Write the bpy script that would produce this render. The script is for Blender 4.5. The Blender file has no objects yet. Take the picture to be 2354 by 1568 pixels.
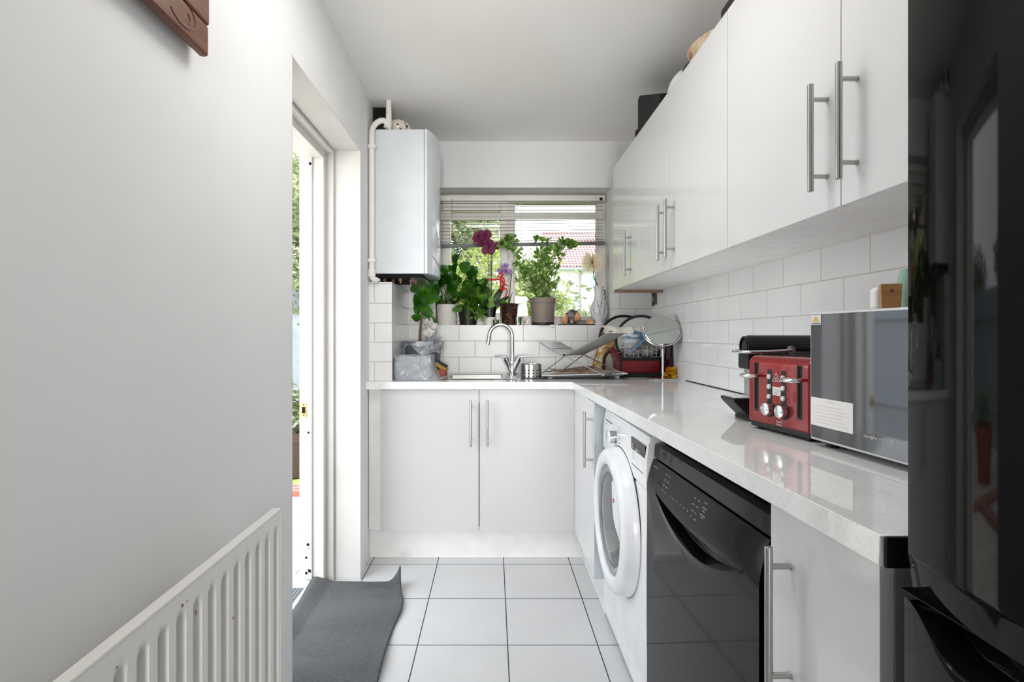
import bpy, bmesh, math, random
from mathutils import Vector, Matrix, Euler
random.seed(7)
SKY, SUN, REAR, UP, GLOW, EXPOSURE = 3.3, 1.0, 20, 4.7, 1.5, 0.72
R = math.radians
sc = bpy.context.scene
COL = sc.collection
F, VX, VY, EYE = 1177.0, 1133.0, 770.0, 1.145

def W(u, v, Y):
    "a point of the photograph taken to the depth where its thing stands"
    return Vector(((u - VX) * Y / F, Y, EYE - (v - VY) * Y / F))

# ------------------------------------------------------------------ materials
def lin(c):
    if isinstance(c, str):
        c = c.lstrip('#'); c = [int(c[i:i + 2], 16) / 255 for i in (0, 2, 4)]
        c = [x / 12.92 if x <= .04045 else ((x + .055) / 1.055) ** 2.4 for x in c]
    return (c[0], c[1], c[2], 1)

class NT:
    def __init__(s, name):
        s.m = bpy.data.materials.new(name); s.m.use_nodes = True
        s.t = s.m.node_tree; s.t.nodes.clear()
        s.out = s.n('ShaderNodeOutputMaterial')
        s.b = s.n('ShaderNodeBsdfPrincipled'); s.l(s.b, 0, s.out, 0)
    def n(s, k, **kw):
        x = s.t.nodes.new(k)
        for a, b in kw.items():
            setattr(x, a, b)
        return x
    def l(s, a, i, b, j): s.t.links.new(a.outputs[i], b.inputs[j])
    def coord(s, scale=(1, 1, 1), loc=(0, 0, 0), kind='Object', rot=(0, 0, 0)):
        tc = s.n('ShaderNodeTexCoord'); mp = s.n('ShaderNodeMapping')
        mp.inputs['Scale'].default_value = scale; mp.inputs['Location'].default_value = loc; mp.inputs['Rotation'].default_value = rot
        s.l(tc, kind, mp, 'Vector'); return mp
    def noise(s, scale, detail=3, vec=None, rough=.5):
        x = s.n('ShaderNodeTexNoise'); x.inputs['Scale'].default_value = scale; x.inputs['Detail'].default_value = detail
        x.inputs['Roughness'].default_value = rough
        s.l(vec or s.coord(), 0, x, 'Vector'); return x
    def ramp(s, src, stops, out=0):
        r = s.n('ShaderNodeValToRGB'); e = r.color_ramp.elements
        while len(e) < len(stops): e.new(.5)
        for i, (p, c) in enumerate(stops): e[i].position = p; e[i].color = lin(c)
        s.l(src, out, r, 0); return r
    def bump(s, src, out, dist, strength=.5):
        b = s.n('ShaderNodeBump'); b.inputs['Distance'].default_value = dist; b.inputs['Strength'].default_value = strength
        s.l(src, out, b, 'Height'); s.l(b, 0, s.b, 'Normal'); return b
    def set(s, **kw):
        for k, v in kw.items():
            s.b.inputs[k.replace('_', ' ')].default_value = v

def mat(name, col, rough=.5, metal=0, col2=None, nscale=12, bump=0, bscale=60, coat=0, trans=0, spec=.5, stretch=(1, 1, 1), ior=1.45, alpha=1, sheen=0, sss=0):
    a = NT(name); a.set(Roughness=rough, Metallic=metal, Coat_Weight=coat, Transmission_Weight=trans, Specular_IOR_Level=spec, IOR=ior, Alpha=alpha)
    if sheen: a.set(Sheen_Weight=sheen)
    vec = a.coord(stretch)
    c1 = lin(col); c2 = lin(col2) if col2 else tuple([x * .93 for x in c1[:3]] + [1])
    nz = a.noise(nscale, 4, vec)
    r = a.ramp(nz, [(.35, c1), (.65, c2)]); a.l(r, 0, a.b, 'Base Color')
    if bump:
        a.bump(a.noise(bscale, 3, vec), 0, bump)
    return a.m

def tile_mat(name, col, grout, w, h, x0, y0, ux, uy, offset=.5, mortar=.0018, rough=.12, gbump=.0012, var=.03):
    a = NT(name); tc = a.n('ShaderNodeTexCoord'); sp = a.n('ShaderNodeSeparateXYZ'); a.l(tc, 'Object', sp, 0)
    cm = a.n('ShaderNodeCombineXYZ')
    for ax, o, j in ((ux, x0, 0), (uy, y0, 1)):
        mt = a.n('ShaderNodeMath', operation='SUBTRACT'); a.l(sp, ax, mt, 0); mt.inputs[1].default_value = o; a.l(mt, 0, cm, j)
    br = a.n('ShaderNodeTexBrick'); br.offset = offset; br.offset_frequency = 2; br.squash = 1
    a.l(cm, 0, br, 'Vector'); br.inputs['Scale'].default_value = 1
    c = lin(col); br.inputs['Color1'].default_value = c; br.inputs['Color2'].default_value = tuple([x * (1 - var) for x in c[:3]] + [1])
    br.inputs['Mortar'].default_value = lin(grout); br.inputs['Mortar Size'].default_value = mortar
    br.inputs['Mortar Smooth'].default_value = .15; br.inputs['Brick Width'].default_value = w; br.inputs['Row Height'].default_value = h
    nz = a.noise(5, 4); rr = a.ramp(nz, [(.3, (1, 1, 1)), (.75, (.94, .94, .94))])
    mx = a.n('ShaderNodeMix', data_type='RGBA', blend_type='MULTIPLY'); mx.inputs['Factor'].default_value = 1
    a.l(br, 0, mx, 6); a.l(rr, 0, mx, 7); a.l(mx, 2, a.b, 'Base Color')
    inv = a.n('ShaderNodeMath', operation='SUBTRACT'); inv.inputs[0].default_value = 1; a.l(br, 1, inv, 1)
    wv = a.noise(9, 2)
    ad = a.n('ShaderNodeMath', operation='MULTIPLY_ADD'); a.l(wv, 0, ad, 0); ad.inputs[1].default_value = .25; a.l(inv, 0, ad, 2)
    a.bump(ad, 0, gbump, .8)
    rg = a.n('ShaderNodeMapRange'); rg.inputs[3].default_value = rough; rg.inputs[4].default_value = .7; a.l(br, 1, rg, 0); a.l(rg, 0, a.b, 'Roughness')
    return a.m

def glass_mat(name, tint=(1, 1, 1), refl=.06, rough=.02):
    "thin pane: clear with a fresnel reflection"
    a = NT(name); a.t.nodes.remove(a.b)
    tr = a.n('ShaderNodeBsdfTransparent'); tr.inputs[0].default_value = lin(tint)
    gl = a.n('ShaderNodeBsdfGlossy'); gl.inputs['Roughness'].default_value = rough
    fr = a.n('ShaderNodeFresnel'); fr.inputs[0].default_value = 1.45
    nz = a.noise(20, 2); ad = a.n('ShaderNodeMath', operation='MULTIPLY_ADD'); a.l(nz, 0, ad, 0); ad.inputs[1].default_value = refl; a.l(fr, 0, ad, 2)
    mx = a.n('ShaderNodeMixShader'); a.l(ad, 0, mx, 0); a.l(tr, 0, mx, 1); a.l(gl, 0, mx, 2); a.l(mx, 0, a.out, 0)
    return a.m

def film_mat(name, tint, dens, rough=.15):
    "crinkled thin plastic: partly clear, partly milky"
    a = NT(name); a.set(Roughness=rough, Specular_IOR_Level=.5)
    nz = a.noise(22, 5, None, .6); r = a.ramp(nz, [(.3, tint), (.8, '#c9ced3')]); a.l(r, 0, a.b, 'Base Color')
    wv = a.n('ShaderNodeTexVoronoi', feature='DISTANCE_TO_EDGE'); wv.inputs['Scale'].default_value = 11; ds = a.noise(7, 3); sc_ = a.n('ShaderNodeVectorMath', operation='SCALE'); sc_.inputs[3].default_value = .16; ad = a.n('ShaderNodeVectorMath', operation='ADD'); cv = a.coord((1, 1, 1.6)); a.l(ds, 1, sc_, 0); a.l(cv, 0, ad, 0); a.l(sc_, 0, ad, 1); a.l(ad, 0, wv, 'Vector'); mrv = a.n('ShaderNodeMapRange', interpolation_type='SMOOTHSTEP'); mrv.inputs[2].default_value = .22; a.l(wv, 0, mrv, 0); a.bump(mrv, 0, .0035, 1)
    tr = a.n('ShaderNodeBsdfTransparent'); mx = a.n('ShaderNodeMixShader')
    mr = a.n('ShaderNodeMapRange'); mr.inputs[1].default_value = .35; mr.inputs[2].default_value = .7; mr.inputs[3].default_value = dens * .8; mr.inputs[4].default_value = min(1, dens * 1.25)
    a.l(nz, 0, mr, 0); a.l(mr, 0, mx, 0); a.l(tr, 0, mx, 1); a.l(a.b, 0, mx, 2); a.l(mx, 0, a.out, 0)
    return a.m

def leaf_mat(name, c1, c2, trans=.35, rough=.4, nscale=14, c3=None):
    a = NT(name); a.set(Roughness=rough, Specular_IOR_Level=.4)
    nz = a.noise(nscale, 3); st = [(.3, c1), (.7, c2)]
    if c3: st = [(.3, c1), (.52, c2), (.72, c3)]
    r = a.ramp(nz, st); a.l(r, 0, a.b, 'Base Color')
    tl = a.n('ShaderNodeBsdfTranslucent'); a.l(r, 0, tl, 0)
    mx = a.n('ShaderNodeMixShader'); mx.inputs[0].default_value = trans; a.l(a.b, 0, mx, 1); a.l(tl, 0, mx, 2); a.l(mx, 0, a.out, 0)
    return a.m

def wood_mat(name, c1, c2, stretch=(12, 1, 12), rough=.45, scale=3, bump=.0006):
    a = NT(name); a.set(Roughness=rough); v = a.coord(stretch)
    nz = a.noise(scale, 6, v, .65); r = a.ramp(nz, [(.3, c1), (.7, c2)]); a.l(r, 0, a.b, 'Base Color'); a.bump(nz, 0, bump); return a.m

def spot_mat(name, base, spot, scale, lo, hi, rough=.4, coat=0, bump=0):
    a = NT(name); a.set(Roughness=rough, Coat_Weight=coat)
    nz = a.noise(scale, 2, None, .6); r = a.ramp(nz, [(lo, base), (hi, spot)]); a.l(r, 0, a.b, 'Base Color')
    if bump: a.bump(nz, 0, bump)
    return a.m

M = {}
M['wall'] = mat('painted_wall', '#e6e6e6', .62, col2='#e1e1e1', nscale=2, bump=.0012, bscale=7)
M['ceil'] = mat('painted_ceiling', '#f4f3f1', .75, col2='#f0eeeb', nscale=2, bump=.001, bscale=8)
M['reveal'] = mat('gloss_white_paint', '#d3d2cf', .4, col2='#cccac6', nscale=4, bump=.0012, bscale=14)
M['frame'] = spot_mat('chipped_white_paint', '#dfdcd7', '#8d8478', 26, .70, .76, .35)
M['upvc'] = mat('white_plastic_frame', '#efece6', .3)
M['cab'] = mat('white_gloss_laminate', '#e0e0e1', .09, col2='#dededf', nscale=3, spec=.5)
M['cab_in'] = mat('white_carcass_board', '#f6f6f5', .4)
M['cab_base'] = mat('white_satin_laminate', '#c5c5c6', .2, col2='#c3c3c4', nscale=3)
M['plinth'] = mat('white_plinth_board', '#e4e4e2', .3)
M['shade_grey'] = mat('shaded_grey_panel', '#8f9194', .5)  # shade between fridge and end cabinet is put into this grey
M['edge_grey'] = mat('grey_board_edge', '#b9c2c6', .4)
M['brownedge'] = wood_mat('bare_chipboard', '#8a6f58', '#b0947a')
M['chrome'] = mat('polished_chrome', '#d8d9da', .08, 1, nscale=30)
M['steel'] = mat('brushed_steel', '#b9b9b7', .28, 1, nscale=40, stretch=(1, 1, 12))
M['steel2'] = mat('sink_steel', '#c4c3c0', .22, 1, nscale=30, stretch=(1, 6, 1))
M['silver'] = mat('silver_trim', '#dfe0e1', .3, .15)
M['black'] = mat('black_gloss', '#0b0b0d', .045, spec=.3, nscale=5, col2='#0d0d0f')
M['fridge'] = mat('black_glass_door', '#060506', .05, spec=.14, nscale=4, col2='#111011')
M['blackm'] = mat('black_matt_plastic', '#141415', .45)
M['void'] = mat('dark_cavity', '#050505', .9)
M['dwfront'] = mat('charcoal_gloss_door', '#0c0c0e', .06, col2='#0e0e10', nscale=4, spec=.17)
M['print'] = mat('pale_print', '#d8d8d8', .5)
M['print_grey'] = mat('grey_print', '#8a8a8c', .5)
M['bracket'] = mat('brown_metal', '#6f6258', .4, .4)
M['wm'] = mat('white_enamel', '#eff0f1', .18)
M['wmring'] = mat('white_door_plastic', '#eceef2', .22)
M['glassdark'] = mat('smoked_door_glass', '#3a3c40', .06, col2='#2e3034', nscale=4, spec=.8)
M['glassring'] = mat('grey_glass_rim', '#85888c', .12, col2='#6d7074', spec=.8)
M['red'] = mat('metallic_red', '#990d15', .2, .35, col2='#850b12', nscale=4, coat=.6)
M['redp'] = mat('red_plastic', '#8c1820', .3, col2='#7a141c', nscale=5)
M['logo_red'] = mat('red_badge', '#b4161c', .4)
M['white'] = mat('white_plastic', '#ededeb', .35)
M['paper'] = mat('white_label_paper', '#f2f1f0', .6)
M['ptext'] = mat('faint_pink_print', '#e3d8da', .6)
M['micro'] = mat('grey_mirror_glass', '#5c5e62', .04, .35, col2='#595b5f', nscale=3, spec=.8)
M['yellow'] = mat('yellow_print', '#e5b520', .5)
M['brass'] = mat('aged_brass', '#bda274', .35, .7, col2='#8f7a55')
M['sign'] = wood_mat('dark_stained_wood', '#4f2a17', '#7c4b2c', (10, 1, 14), .4)
M['signdark'] = wood_mat('darker_stained_edge', '#3a1f12', '#57311d', (10, 1, 10), .5)
M['radiator'] = spot_mat('old_radiator_paint', '#e2e1dd', '#7a5138', 34, .725, .75, .35)
M['mat'] = mat('grey_felt_mat', '#46484a', .95, col2='#2f3133', nscale=160, bump=.003, bscale=260, sheen=.3)
M['matedge'] = mat('dark_mat_binding', '#3c3e42', .9, nscale=80)
M['boiler'] = mat('boiler_enamel', '#dde1e5', .2, col2='#d9dde1')
M['pipe'] = mat('cream_painted_pipe', '#ebe8e1', .4, nscale=20, bump=.001, bscale=30)
M['copper'] = mat('dull_copper', '#7d5a44', .45, .8, col2='#4e3c30')
M['pottery'] = spot_mat('floral_glaze', '#ddd6c8', '#5b2f22', 34, .60, .64, .25)
M['bin'] = mat('grey_bucket_plastic', '#63676d', .4)
M['tub'] = mat('grey_tub_plastic', '#8f959b', .45, col2='#858b91')
M['potdark'] = mat('dark_brown_pot', '#4a3833', .6)
M['film'] = film_mat('clear_crinkled_bag', '#b4b9bf', .40, .16)
M['film2'] = film_mat('grey_bin_liner', '#9aa0a6', .75, .18)
M['terra'] = mat('terracotta', '#b46a52', .75, col2='#9d5a45', bump=.001)
M['sponge'] = mat('sponge_yellow', '#b79a42', .95, bump=.003, bscale=200)
M['sponge2'] = mat('scourer_dark', '#37424a', .95, bump=.003, bscale=200)
M['potwhite'] = mat('textured_white_pot', '#e6e2dc', .55, bump=.004, bscale=90)
M['potblack'] = mat('black_pot', '#141416', .4)
M['potbrown'] = mat('taupe_plastic_pot', '#877a72', .45, col2='#7d7068')
M['basket'] = spot_mat('dark_glazed_ribs', '#2b1712', '#5d3a2c', 30, .45, .6, .25)
M['soil'] = mat('potting_soil', '#2b2019', .95, bump=.004, bscale=120)
M['clear'] = glass_mat('clear_glass', (.93, .95, .94), .1)
M['pane'] = glass_mat('window_pane', (.97, .985, .98), .02)
M['smoke'] = glass_mat('smoky_glass_pot', (.22, .22, .23), .12)
M['ceramic'] = mat('white_vase_glaze', '#e6e6e8', .2, col2='#dcdce0', coat=.4, nscale=20)
M['branch'] = mat('painted_brown_line', '#5d4f57', .4)
M['ceramicw'] = mat('white_ceramic', '#eceae6', .25)
M['leafdark'] = leaf_mat('dark_round_leaf', '#1f4413', '#37701c', .35, .25, 10, '#6ea12e')
M['leafmid'] = leaf_mat('mid_green_leaf', '#3a6a20', '#639a30', .45, .4, 12, '#b4c673')
M['leafvar'] = leaf_mat('variegated_leaf', '#3d6a28', '#7da548', .45, .4, 40, '#d3dcae')
M['leafpale'] = leaf_mat('pale_cream_leaf', '#8fae58', '#c9d79a', .45, .4, 30, '#eef0d2')
M['leaforchid'] = leaf_mat('orchid_leaf', '#1e2b1c', '#3b4a34', .15, .35)
M['leafbright'] = leaf_mat('fresh_leaf', '#4f8f1e', '#76b535', .4, .35)
M['stem'] = mat('brown_stem', '#6d5240', .7)
M['stemg'] = mat('green_stem', '#5b6a3a', .6)
M['stake'] = mat('grey_stake', '#7a7a6a', .5)
M['petal'] = leaf_mat('magenta_petal', '#6d2247', '#9c4472', .25, .5, 20)
M['petal2'] = leaf_mat('violet_petal', '#8d5aa5', '#d2b5de', .3, .5, 30)
M['cream'] = leaf_mat('cream_petal', '#fffaf0', '#fbf1dc', .6, .6, 20)
M['clothwhite'] = leaf_mat('white_cloth_petal', '#e9e7e2', '#f4f3f0', .3, .7, 30)
M['seed'] = mat('brown_flower_eye', '#7a5a2a', .9, bump=.004, bscale=160)
M['redribbon'] = mat('bright_red_plastic', '#d3261c', .35)
M['geode'] = spot_mat('dark_geode', '#4a4043', '#8a7c7c', 30, .4, .65, .4, bump=.006)
M['amber'] = spot_mat('orange_crystal', '#c98350', '#e7b98a', 40, .4, .6, .3, bump=.006)
M['slat'] = mat('aluminium_slat', '#c9c6c0', .4)
M['rail'] = mat('blind_rail_white', '#e6e4de', .35)
M['raildark'] = mat('grey_bottom_rail', '#6c6a6e', .4)
M['wire'] = mat('rack_wire', '#a9a9a8', .3, .85)
M['rackgrey'] = mat('grey_rack_slats', '#a5a5a3', .35, .6)
M['cork'] = spot_mat('wet_brown_board', '#6b4a33', '#a98f7c', 26, .4, .65, .7, bump=.003)
M['towel'] = spot_mat('patterned_tea_towel', '#ece8df', '#8a8278', 30, .62, .67, .9, bump=.003)
M['patt'] = spot_mat('yellow_patterned_tray', '#c79a45', '#efe7d2', 22, .42, .55, .4)
M['disc'] = mat('frosted_disc', '#c9c8c4', .3)
M['bluep'] = mat('blue_plastic', '#6f9bc4', .35, col2='#4d7fb0')
M['bag'] = mat('milky_bowl_plastic', '#e8ebee', .3, bump=.004, bscale=40)
M['pink'] = mat('pink_plastic', '#e0407a', .4)
M['mirror'] = mat('mirror_glass', '#dfe3df', .015, 1)
M['darkred'] = mat('dark_red_board', '#3b0f14', .35)
M['flowery'] = leaf_mat('yellow_flower', '#e8a812', '#f3c53a', .3, .5)
M['green'] = mat('sage_green_plastic', '#9fc2b0', .45)
M['blockwood'] = wood_mat('light_oak_block', '#9a6a3c', '#c0925c', (1, 1, 8), .5, 6)
M['bagblack'] = mat('black_fabric_bag', '#101012', .7, bump=.002, bscale=200)
M['blackbox'] = mat('black_board', '#1d1d1f', .5)
M['board'] = spot_mat('pale_wooden_board', '#d6bfa5', '#b99873', 14, .4, .6, .55)
M['hatw'] = mat('white_appliance_shell', '#e4e7ea', .35)
M['patio'] = tile_mat('patio_slabs', '#e3dacd', '#a08a78', .45, .3, 0, 0, 0, 1, .5, .008, .8, .002, .1)
M['bricked'] = tile_mat('red_brick_edging', '#a8685a', '#c9b9a8', .22, .075, 0, 0, 0, 1, .5, .006, .85, .002, .2)
M['fence'] = mat('pale_blue_fence_paint', '#b4bcc6', .7, col2='#a6b0bc', nscale=6, stretch=(1, 6, 1))
M['grass'] = mat('garden_lawn', '#7c9a48', .95, col2='#a9ba6a', nscale=30, bump=.01)
M['housewall'] = mat('white_house_render', '#cfcdd0', .8)
M['roof'] = tile_mat('clay_roof_tiles', '#713439', '#b8a6a6', .16, .15, 0, 0, 0, 2, .0, .030, .8, .02, .2)
M['gutter'] = mat('grey_gutter', '#7f848c', .5)
M['hglass'] = mat('far_window_glass', '#8fa3b5', .08)
M['treeleaf'] = leaf_mat('sunlit_garden_leaf', '#5a7030', '#949f4e', .45, .6, 1.6, '#c8c680')
M['treeleaf2'] = leaf_mat('grey_green_leaf', '#566342', '#858f66', .4, .6, 1.6, '#b9b892')
M['trunk'] = mat('tree_bark', '#5b4a3a', .9, bump=.01)
M['hedge'] = leaf_mat('dark_hedge_leaf', '#333f2c', '#525f3d', .3, .6, 1.5, '#93994c')
def worktop_mat():
    a = NT('white_speckled_quartz'); a.set(Roughness=.045, Specular_IOR_Level=.6)
    n1 = a.noise(140, 2); r1 = a.ramp(n1, [(.3, '#e6e7e8'), (.5, '#f1f2f2')])
    n2 = a.noise(9, 5, None, .6); r2 = a.ramp(n2, [(.35, '#f4f4f4'), (.7, '#ffffff')])
    mx = a.n('ShaderNodeMix', data_type='RGBA', blend_type='MULTIPLY'); mx.inputs['Factor'].default_value = 1
    a.l(r1, 0, mx, 6); a.l(r2, 0, mx, 7); a.l(mx, 2, a.b, 'Base Color'); return a.m
M['worktop'] = worktop_mat()
M['floor'] = tile_mat('white_floor_tiles', '#cacacb', '#3c3c3e', .3325, .3325, .0545, 2.555 - 10 * .3325, 0, 1, 0, .0022, .28, .0015, .015)
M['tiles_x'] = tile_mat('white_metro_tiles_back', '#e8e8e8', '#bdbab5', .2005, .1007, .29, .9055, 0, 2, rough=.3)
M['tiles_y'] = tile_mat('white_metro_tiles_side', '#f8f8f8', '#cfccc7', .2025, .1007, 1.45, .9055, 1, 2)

# ------------------------------------------------------------------ mesh helpers
class MB:
    def __init__(s): s.b = bmesh.new(); s.mi = 0
    def _add(s, t, Mx=None):
        if Mx is not None: bmesh.ops.transform(t, matrix=Mx, verts=t.verts)
        for f in t.faces: f.material_index = s.mi
        me = bpy.data.meshes.new('tmp'); t.to_mesh(me); t.free(); s.b.from_mesh(me); bpy.data.meshes.remove(me); return s
    def box(s, x0, y0, z0, x1, y1, z1, bev=0, seg=2, Mx=None, only=None):
        t = bmesh.new(); bmesh.ops.create_cube(t, size=1)
        bmesh.ops.scale(t, vec=(abs(x1 - x0), abs(y1 - y0), abs(z1 - z0)), verts=t.verts)
        bmesh.ops.translate(t, vec=((x0 + x1) / 2, (y0 + y1) / 2, (z0 + z1) / 2), verts=t.verts)
        if bev:
            ed = t.edges[:]
            if only is not None:
                ed = [e for e in ed if abs((e.verts[0].co - e.verts[1].co).normalized()[only]) > .9]
            bmesh.ops.bevel(t, geom=ed, offset=bev, segments=seg, profile=.5, affect='EDGES')
        return s._add(t, Mx)
    def poly(s, pts, h, axis=2, bev=0, Mx=None, seg=2):
        "prism: 2-d outline extruded along an axis from h[0] to h[1]"
        t = bmesh.new(); vs = []
        for lvl in h:
            row = []
            for p, q in pts:
                c = [0, 0, 0]; o = [i for i in range(3) if i != axis]; c[o[0]] = p; c[o[1]] = q; c[axis] = lvl; row.append(t.verts.new(c))
            vs.append(row)
        n = len(pts); t.faces.new(vs[0]); t.faces.new(vs[1])
        for i in range(n): t.faces.new((vs[0][i], vs[0][(i + 1) % n], vs[1][(i + 1) % n], vs[1][i]))
        bmesh.ops.recalc_face_normals(t, faces=t.faces)
        if bev:
            bmesh.ops.bevel(t, geom=t.edges[:], offset=bev, segments=seg, profile=.5, affect='EDGES')
        return s._add(t, Mx)
    def lathe(s, prof, c=(0, 0, 0), seg=32, Mx=None, sx=1, sy=1):
        t = bmesh.new(); rings = []
        for r, z in prof:
            if r < 1e-6: rings.append([t.verts.new((0, 0, z))])
            else: rings.append([t.verts.new((r * sx * math.cos(2 * math.pi * i / seg), r * sy * math.sin(2 * math.pi * i / seg), z)) for i in range(seg)])
        for a, b in zip(rings, rings[1:]):
            for i in range(seg):
                j = (i + 1) % seg
                if len(a) == 1 and len(b) == 1: continue
                if len(a) == 1: t.faces.new((a[0], b[j], b[i]))
                elif len(b) == 1: t.faces.new((a[i], a[j], b[0]))
                else: t.faces.new((a[i], a[j], b[j], b[i]))
        bmesh.ops.recalc_face_normals(t, faces=t.faces)
        m = Matrix.Translation(c) @ (Mx if Mx is not None else Matrix())
        return s._add(t, m)
    def tube(s, pts, r, seg=10, closed=False, caps=True):
        pts = [Vector(p) for p in pts]; n = len(pts); t = bmesh.new(); rings = []
        rr = r if isinstance(r, (list, tuple)) else [r] * n
        d0 = (pts[1] - pts[0]).normalized(); up = Vector((0, 0, 1)) if abs(d0.z) < .9 else Vector((1, 0, 0)); side = d0.cross(up).normalized()
        for i, p in enumerate(pts):
            if closed: d = pts[(i + 1) % n] - pts[i - 1]
            else: d = pts[min(i + 1, n - 1)] - pts[max(i - 1, 0)]
            d.normalize(); side = (side - d * side.dot(d))
            if side.length < 1e-6: side = d.orthogonal()
            side.normalize(); nn = d.cross(side)
            rings.append([t.verts.new(p + (side * math.cos(2 * math.pi * k / seg) + nn * math.sin(2 * math.pi * k / seg)) * rr[i]) for k in range(seg)])
        pairs = list(zip(rings, rings[1:])) + ([(rings[-1], rings[0])] if closed else [])
        for a, b in pairs:
            for k in range(seg): t.faces.new((a[k], a[(k + 1) % seg], b[(k + 1) % seg], b[k]))
        if caps and not closed: t.faces.new(rings[0]); t.faces.new(rings[-1])
        bmesh.ops.recalc_face_normals(t, faces=t.faces); return s._add(t)
    def grid(s, fn, nu, nv, closeu=False, thick=0):
        t = bmesh.new(); g = [[t.verts.new(fn(i / nu, j / nv)) for j in range(nv + 1)] for i in range(nu if closeu else nu + 1)]
        N = len(g)
        for i in range(nu):
            for j in range(nv): t.faces.new((g[i][j], g[(i + 1) % N][j], g[(i + 1) % N][j + 1], g[i][j + 1]))
        bmesh.ops.recalc_face_normals(t, faces=t.faces)
        if thick: bmesh.ops.solidify(t, geom=t.faces[:], thickness=thick)
        return s._add(t)
    def ball(s, c, r, seg=16, Mx=None, jit=0):
        t = bmesh.new(); bmesh.ops.create_uvsphere(t, u_segments=seg, v_segments=max(6, seg // 2), radius=1)
        if jit:
            for v in t.verts: v.co *= 1 + random.uniform(-jit, jit)
        rr = r if isinstance(r, (tuple, list)) else (r, r, r)
        bmesh.ops.scale(t, vec=rr, verts=t.verts)
        return s._add(t, Matrix.Translation(c) @ (Mx if Mx is not None else Matrix()))
    def leaf(s, base, d, L, w, bend=.25, fold=.25, roll=0, shape=.5, nu=4, pw=.65):
        "a bent, folded leaf blade of nu cross rows"
        d = Vector(d).normalized(); up = Vector((0, 0, 1)) if abs(d.z) < .95 else Vector((0, 1, 0))
        side = d.cross(up).normalized(); nn = side.cross(d)
        side = (Matrix.Rotation(roll, 3, d) @ side); nn = side.cross(d)
        b = s.b; base = Vector(base); rows = []
        for i in range(nu + 1):
            q = i / nu; ww = w * .5 * (math.sin(math.pi * min(1, max(0, q ** shape * .98 + .01))) ** pw)
            p = base + d * (L * q) - nn * (bend * L * q * q)
            rows.append([b.verts.new(p - side * ww + nn * (ww * fold)), b.verts.new(p), b.verts.new(p + side * ww + nn * (ww * fold))])
        for a, c in zip(rows, rows[1:]):
            for k in (0, 1):
                f = b.faces.new((a[k], a[k + 1], c[k + 1], c[k])); f.material_index = s.mi
    def done(s, name, ms, angle=40, smooth=True):
        me = bpy.data.meshes.new(name); s.b.to_mesh(me); s.b.free()
        for m in (ms if isinstance(ms, (list, tuple)) else [ms]): me.materials.append(M[m] if isinstance(m, str) else m)
        if smooth and len(me.polygons):
            me.shade_smooth(); me.set_sharp_from_angle(angle=R(angle))
        return me

def wn(o):
    "flat faces keep flat shading next to their rounded edges"
    m = o.modifiers.new('weighted_normals', 'WEIGHTED_NORMAL'); m.keep_sharp = True; m.weight = 80; return o
WM = {}   # world matrix of everything built, by object
def _link(name, data, loc, parent, rot=0):
    o = bpy.data.objects.new(name, data); COL.objects.link(o)
    if parent is not None: o.parent = parent
    o.location = loc; o.rotation_euler = (0, 0, rot)
    base = WM[parent] if parent is not None else Matrix()
    WM[o] = base @ Matrix.Translation(loc) @ Matrix.Rotation(rot, 4, 'Z'); return o
def tag(o, label, cat, group=None, kind=None):
    o['label'] = label; o['category'] = cat
    if group: o['group'] = group
    if kind: o['kind'] = kind
    return o
def thing(name, label, cat, loc=(0, 0, 0), rot=0, group=None):
    return tag(_link(name, None, Vector(loc), None, rot), label, cat, group)
def part(name, mb, ms, parent, world=True, angle=40, label=None):
    "a child mesh; world=True when its shape was laid out in room coordinates"
    me = mb.done(name, ms, angle)
    if world: me.transform(WM[parent].inverted())
    o = wn(_link(name, me, (0, 0, 0), parent))
    if label: o['label'] = label
    return o
def solo(name, mb, ms, label, cat, group=None, angle=40, kind=None):
    "a thing that is one mesh, its origin at the middle of its base"
    me = mb.done(name, ms, angle); xs = [v.co for v in me.vertices]
    c = Vector(((min(p.x for p in xs) + max(p.x for p in xs)) / 2, (min(p.y for p in xs) + max(p.y for p in xs)) / 2, min(p.z for p in xs)))
    me.transform(Matrix.Translation(-c)); return tag(wn(_link(name, me, c, None)), label, cat, group, kind)
def struct(name, mb, ms, parent=None, angle=40):
    o = wn(_link(name, mb.done(name, ms, angle), (0, 0, 0), parent))
    if parent is None: o['kind'] = 'structure'
    return o
def text(s, parent, mx, size, m, name='lettering', align='CENTER'):
    cu = bpy.data.curves.new(name, 'FONT'); cu.body = s; cu.size = size; cu.extrude = .0003; cu.align_x = align; cu.align_y = 'CENTER'; cu.resolution_u = 3
    tmp = bpy.data.objects.new('tmp', cu); COL.objects.link(tmp); me = bpy.data.meshes.new_from_object(tmp.evaluated_get(bpy.context.evaluated_depsgraph_get()))
    bpy.data.objects.remove(tmp); me.materials.clear(); me.materials.append(M[m]); o = bpy.data.objects.new(name, me); COL.objects.link(o); o.parent = parent; o.matrix_local = mx; WM[o] = WM[parent] @ mx; return o
# lettering frames: text upright on a face that looks towards -X, read from the room
FACE_L = Matrix(((0, 0, -1, 0), (-1, 0, 0, 0), (0, 1, 0, 0), (0, 0, 0, 1)))
def arc(c, r, a0, a1, n, plane='XZ'):
    o = []
    for i in range(n + 1):
        a = R(a0 + (a1 - a0) * i / n); p, q = r * math.cos(a), r * math.sin(a)
        o.append(Vector(c) + (Vector((p, 0, q)) if plane == 'XZ' else Vector((p, q, 0)) if plane == 'XY' else Vector((0, p, q))))
    return o
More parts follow.
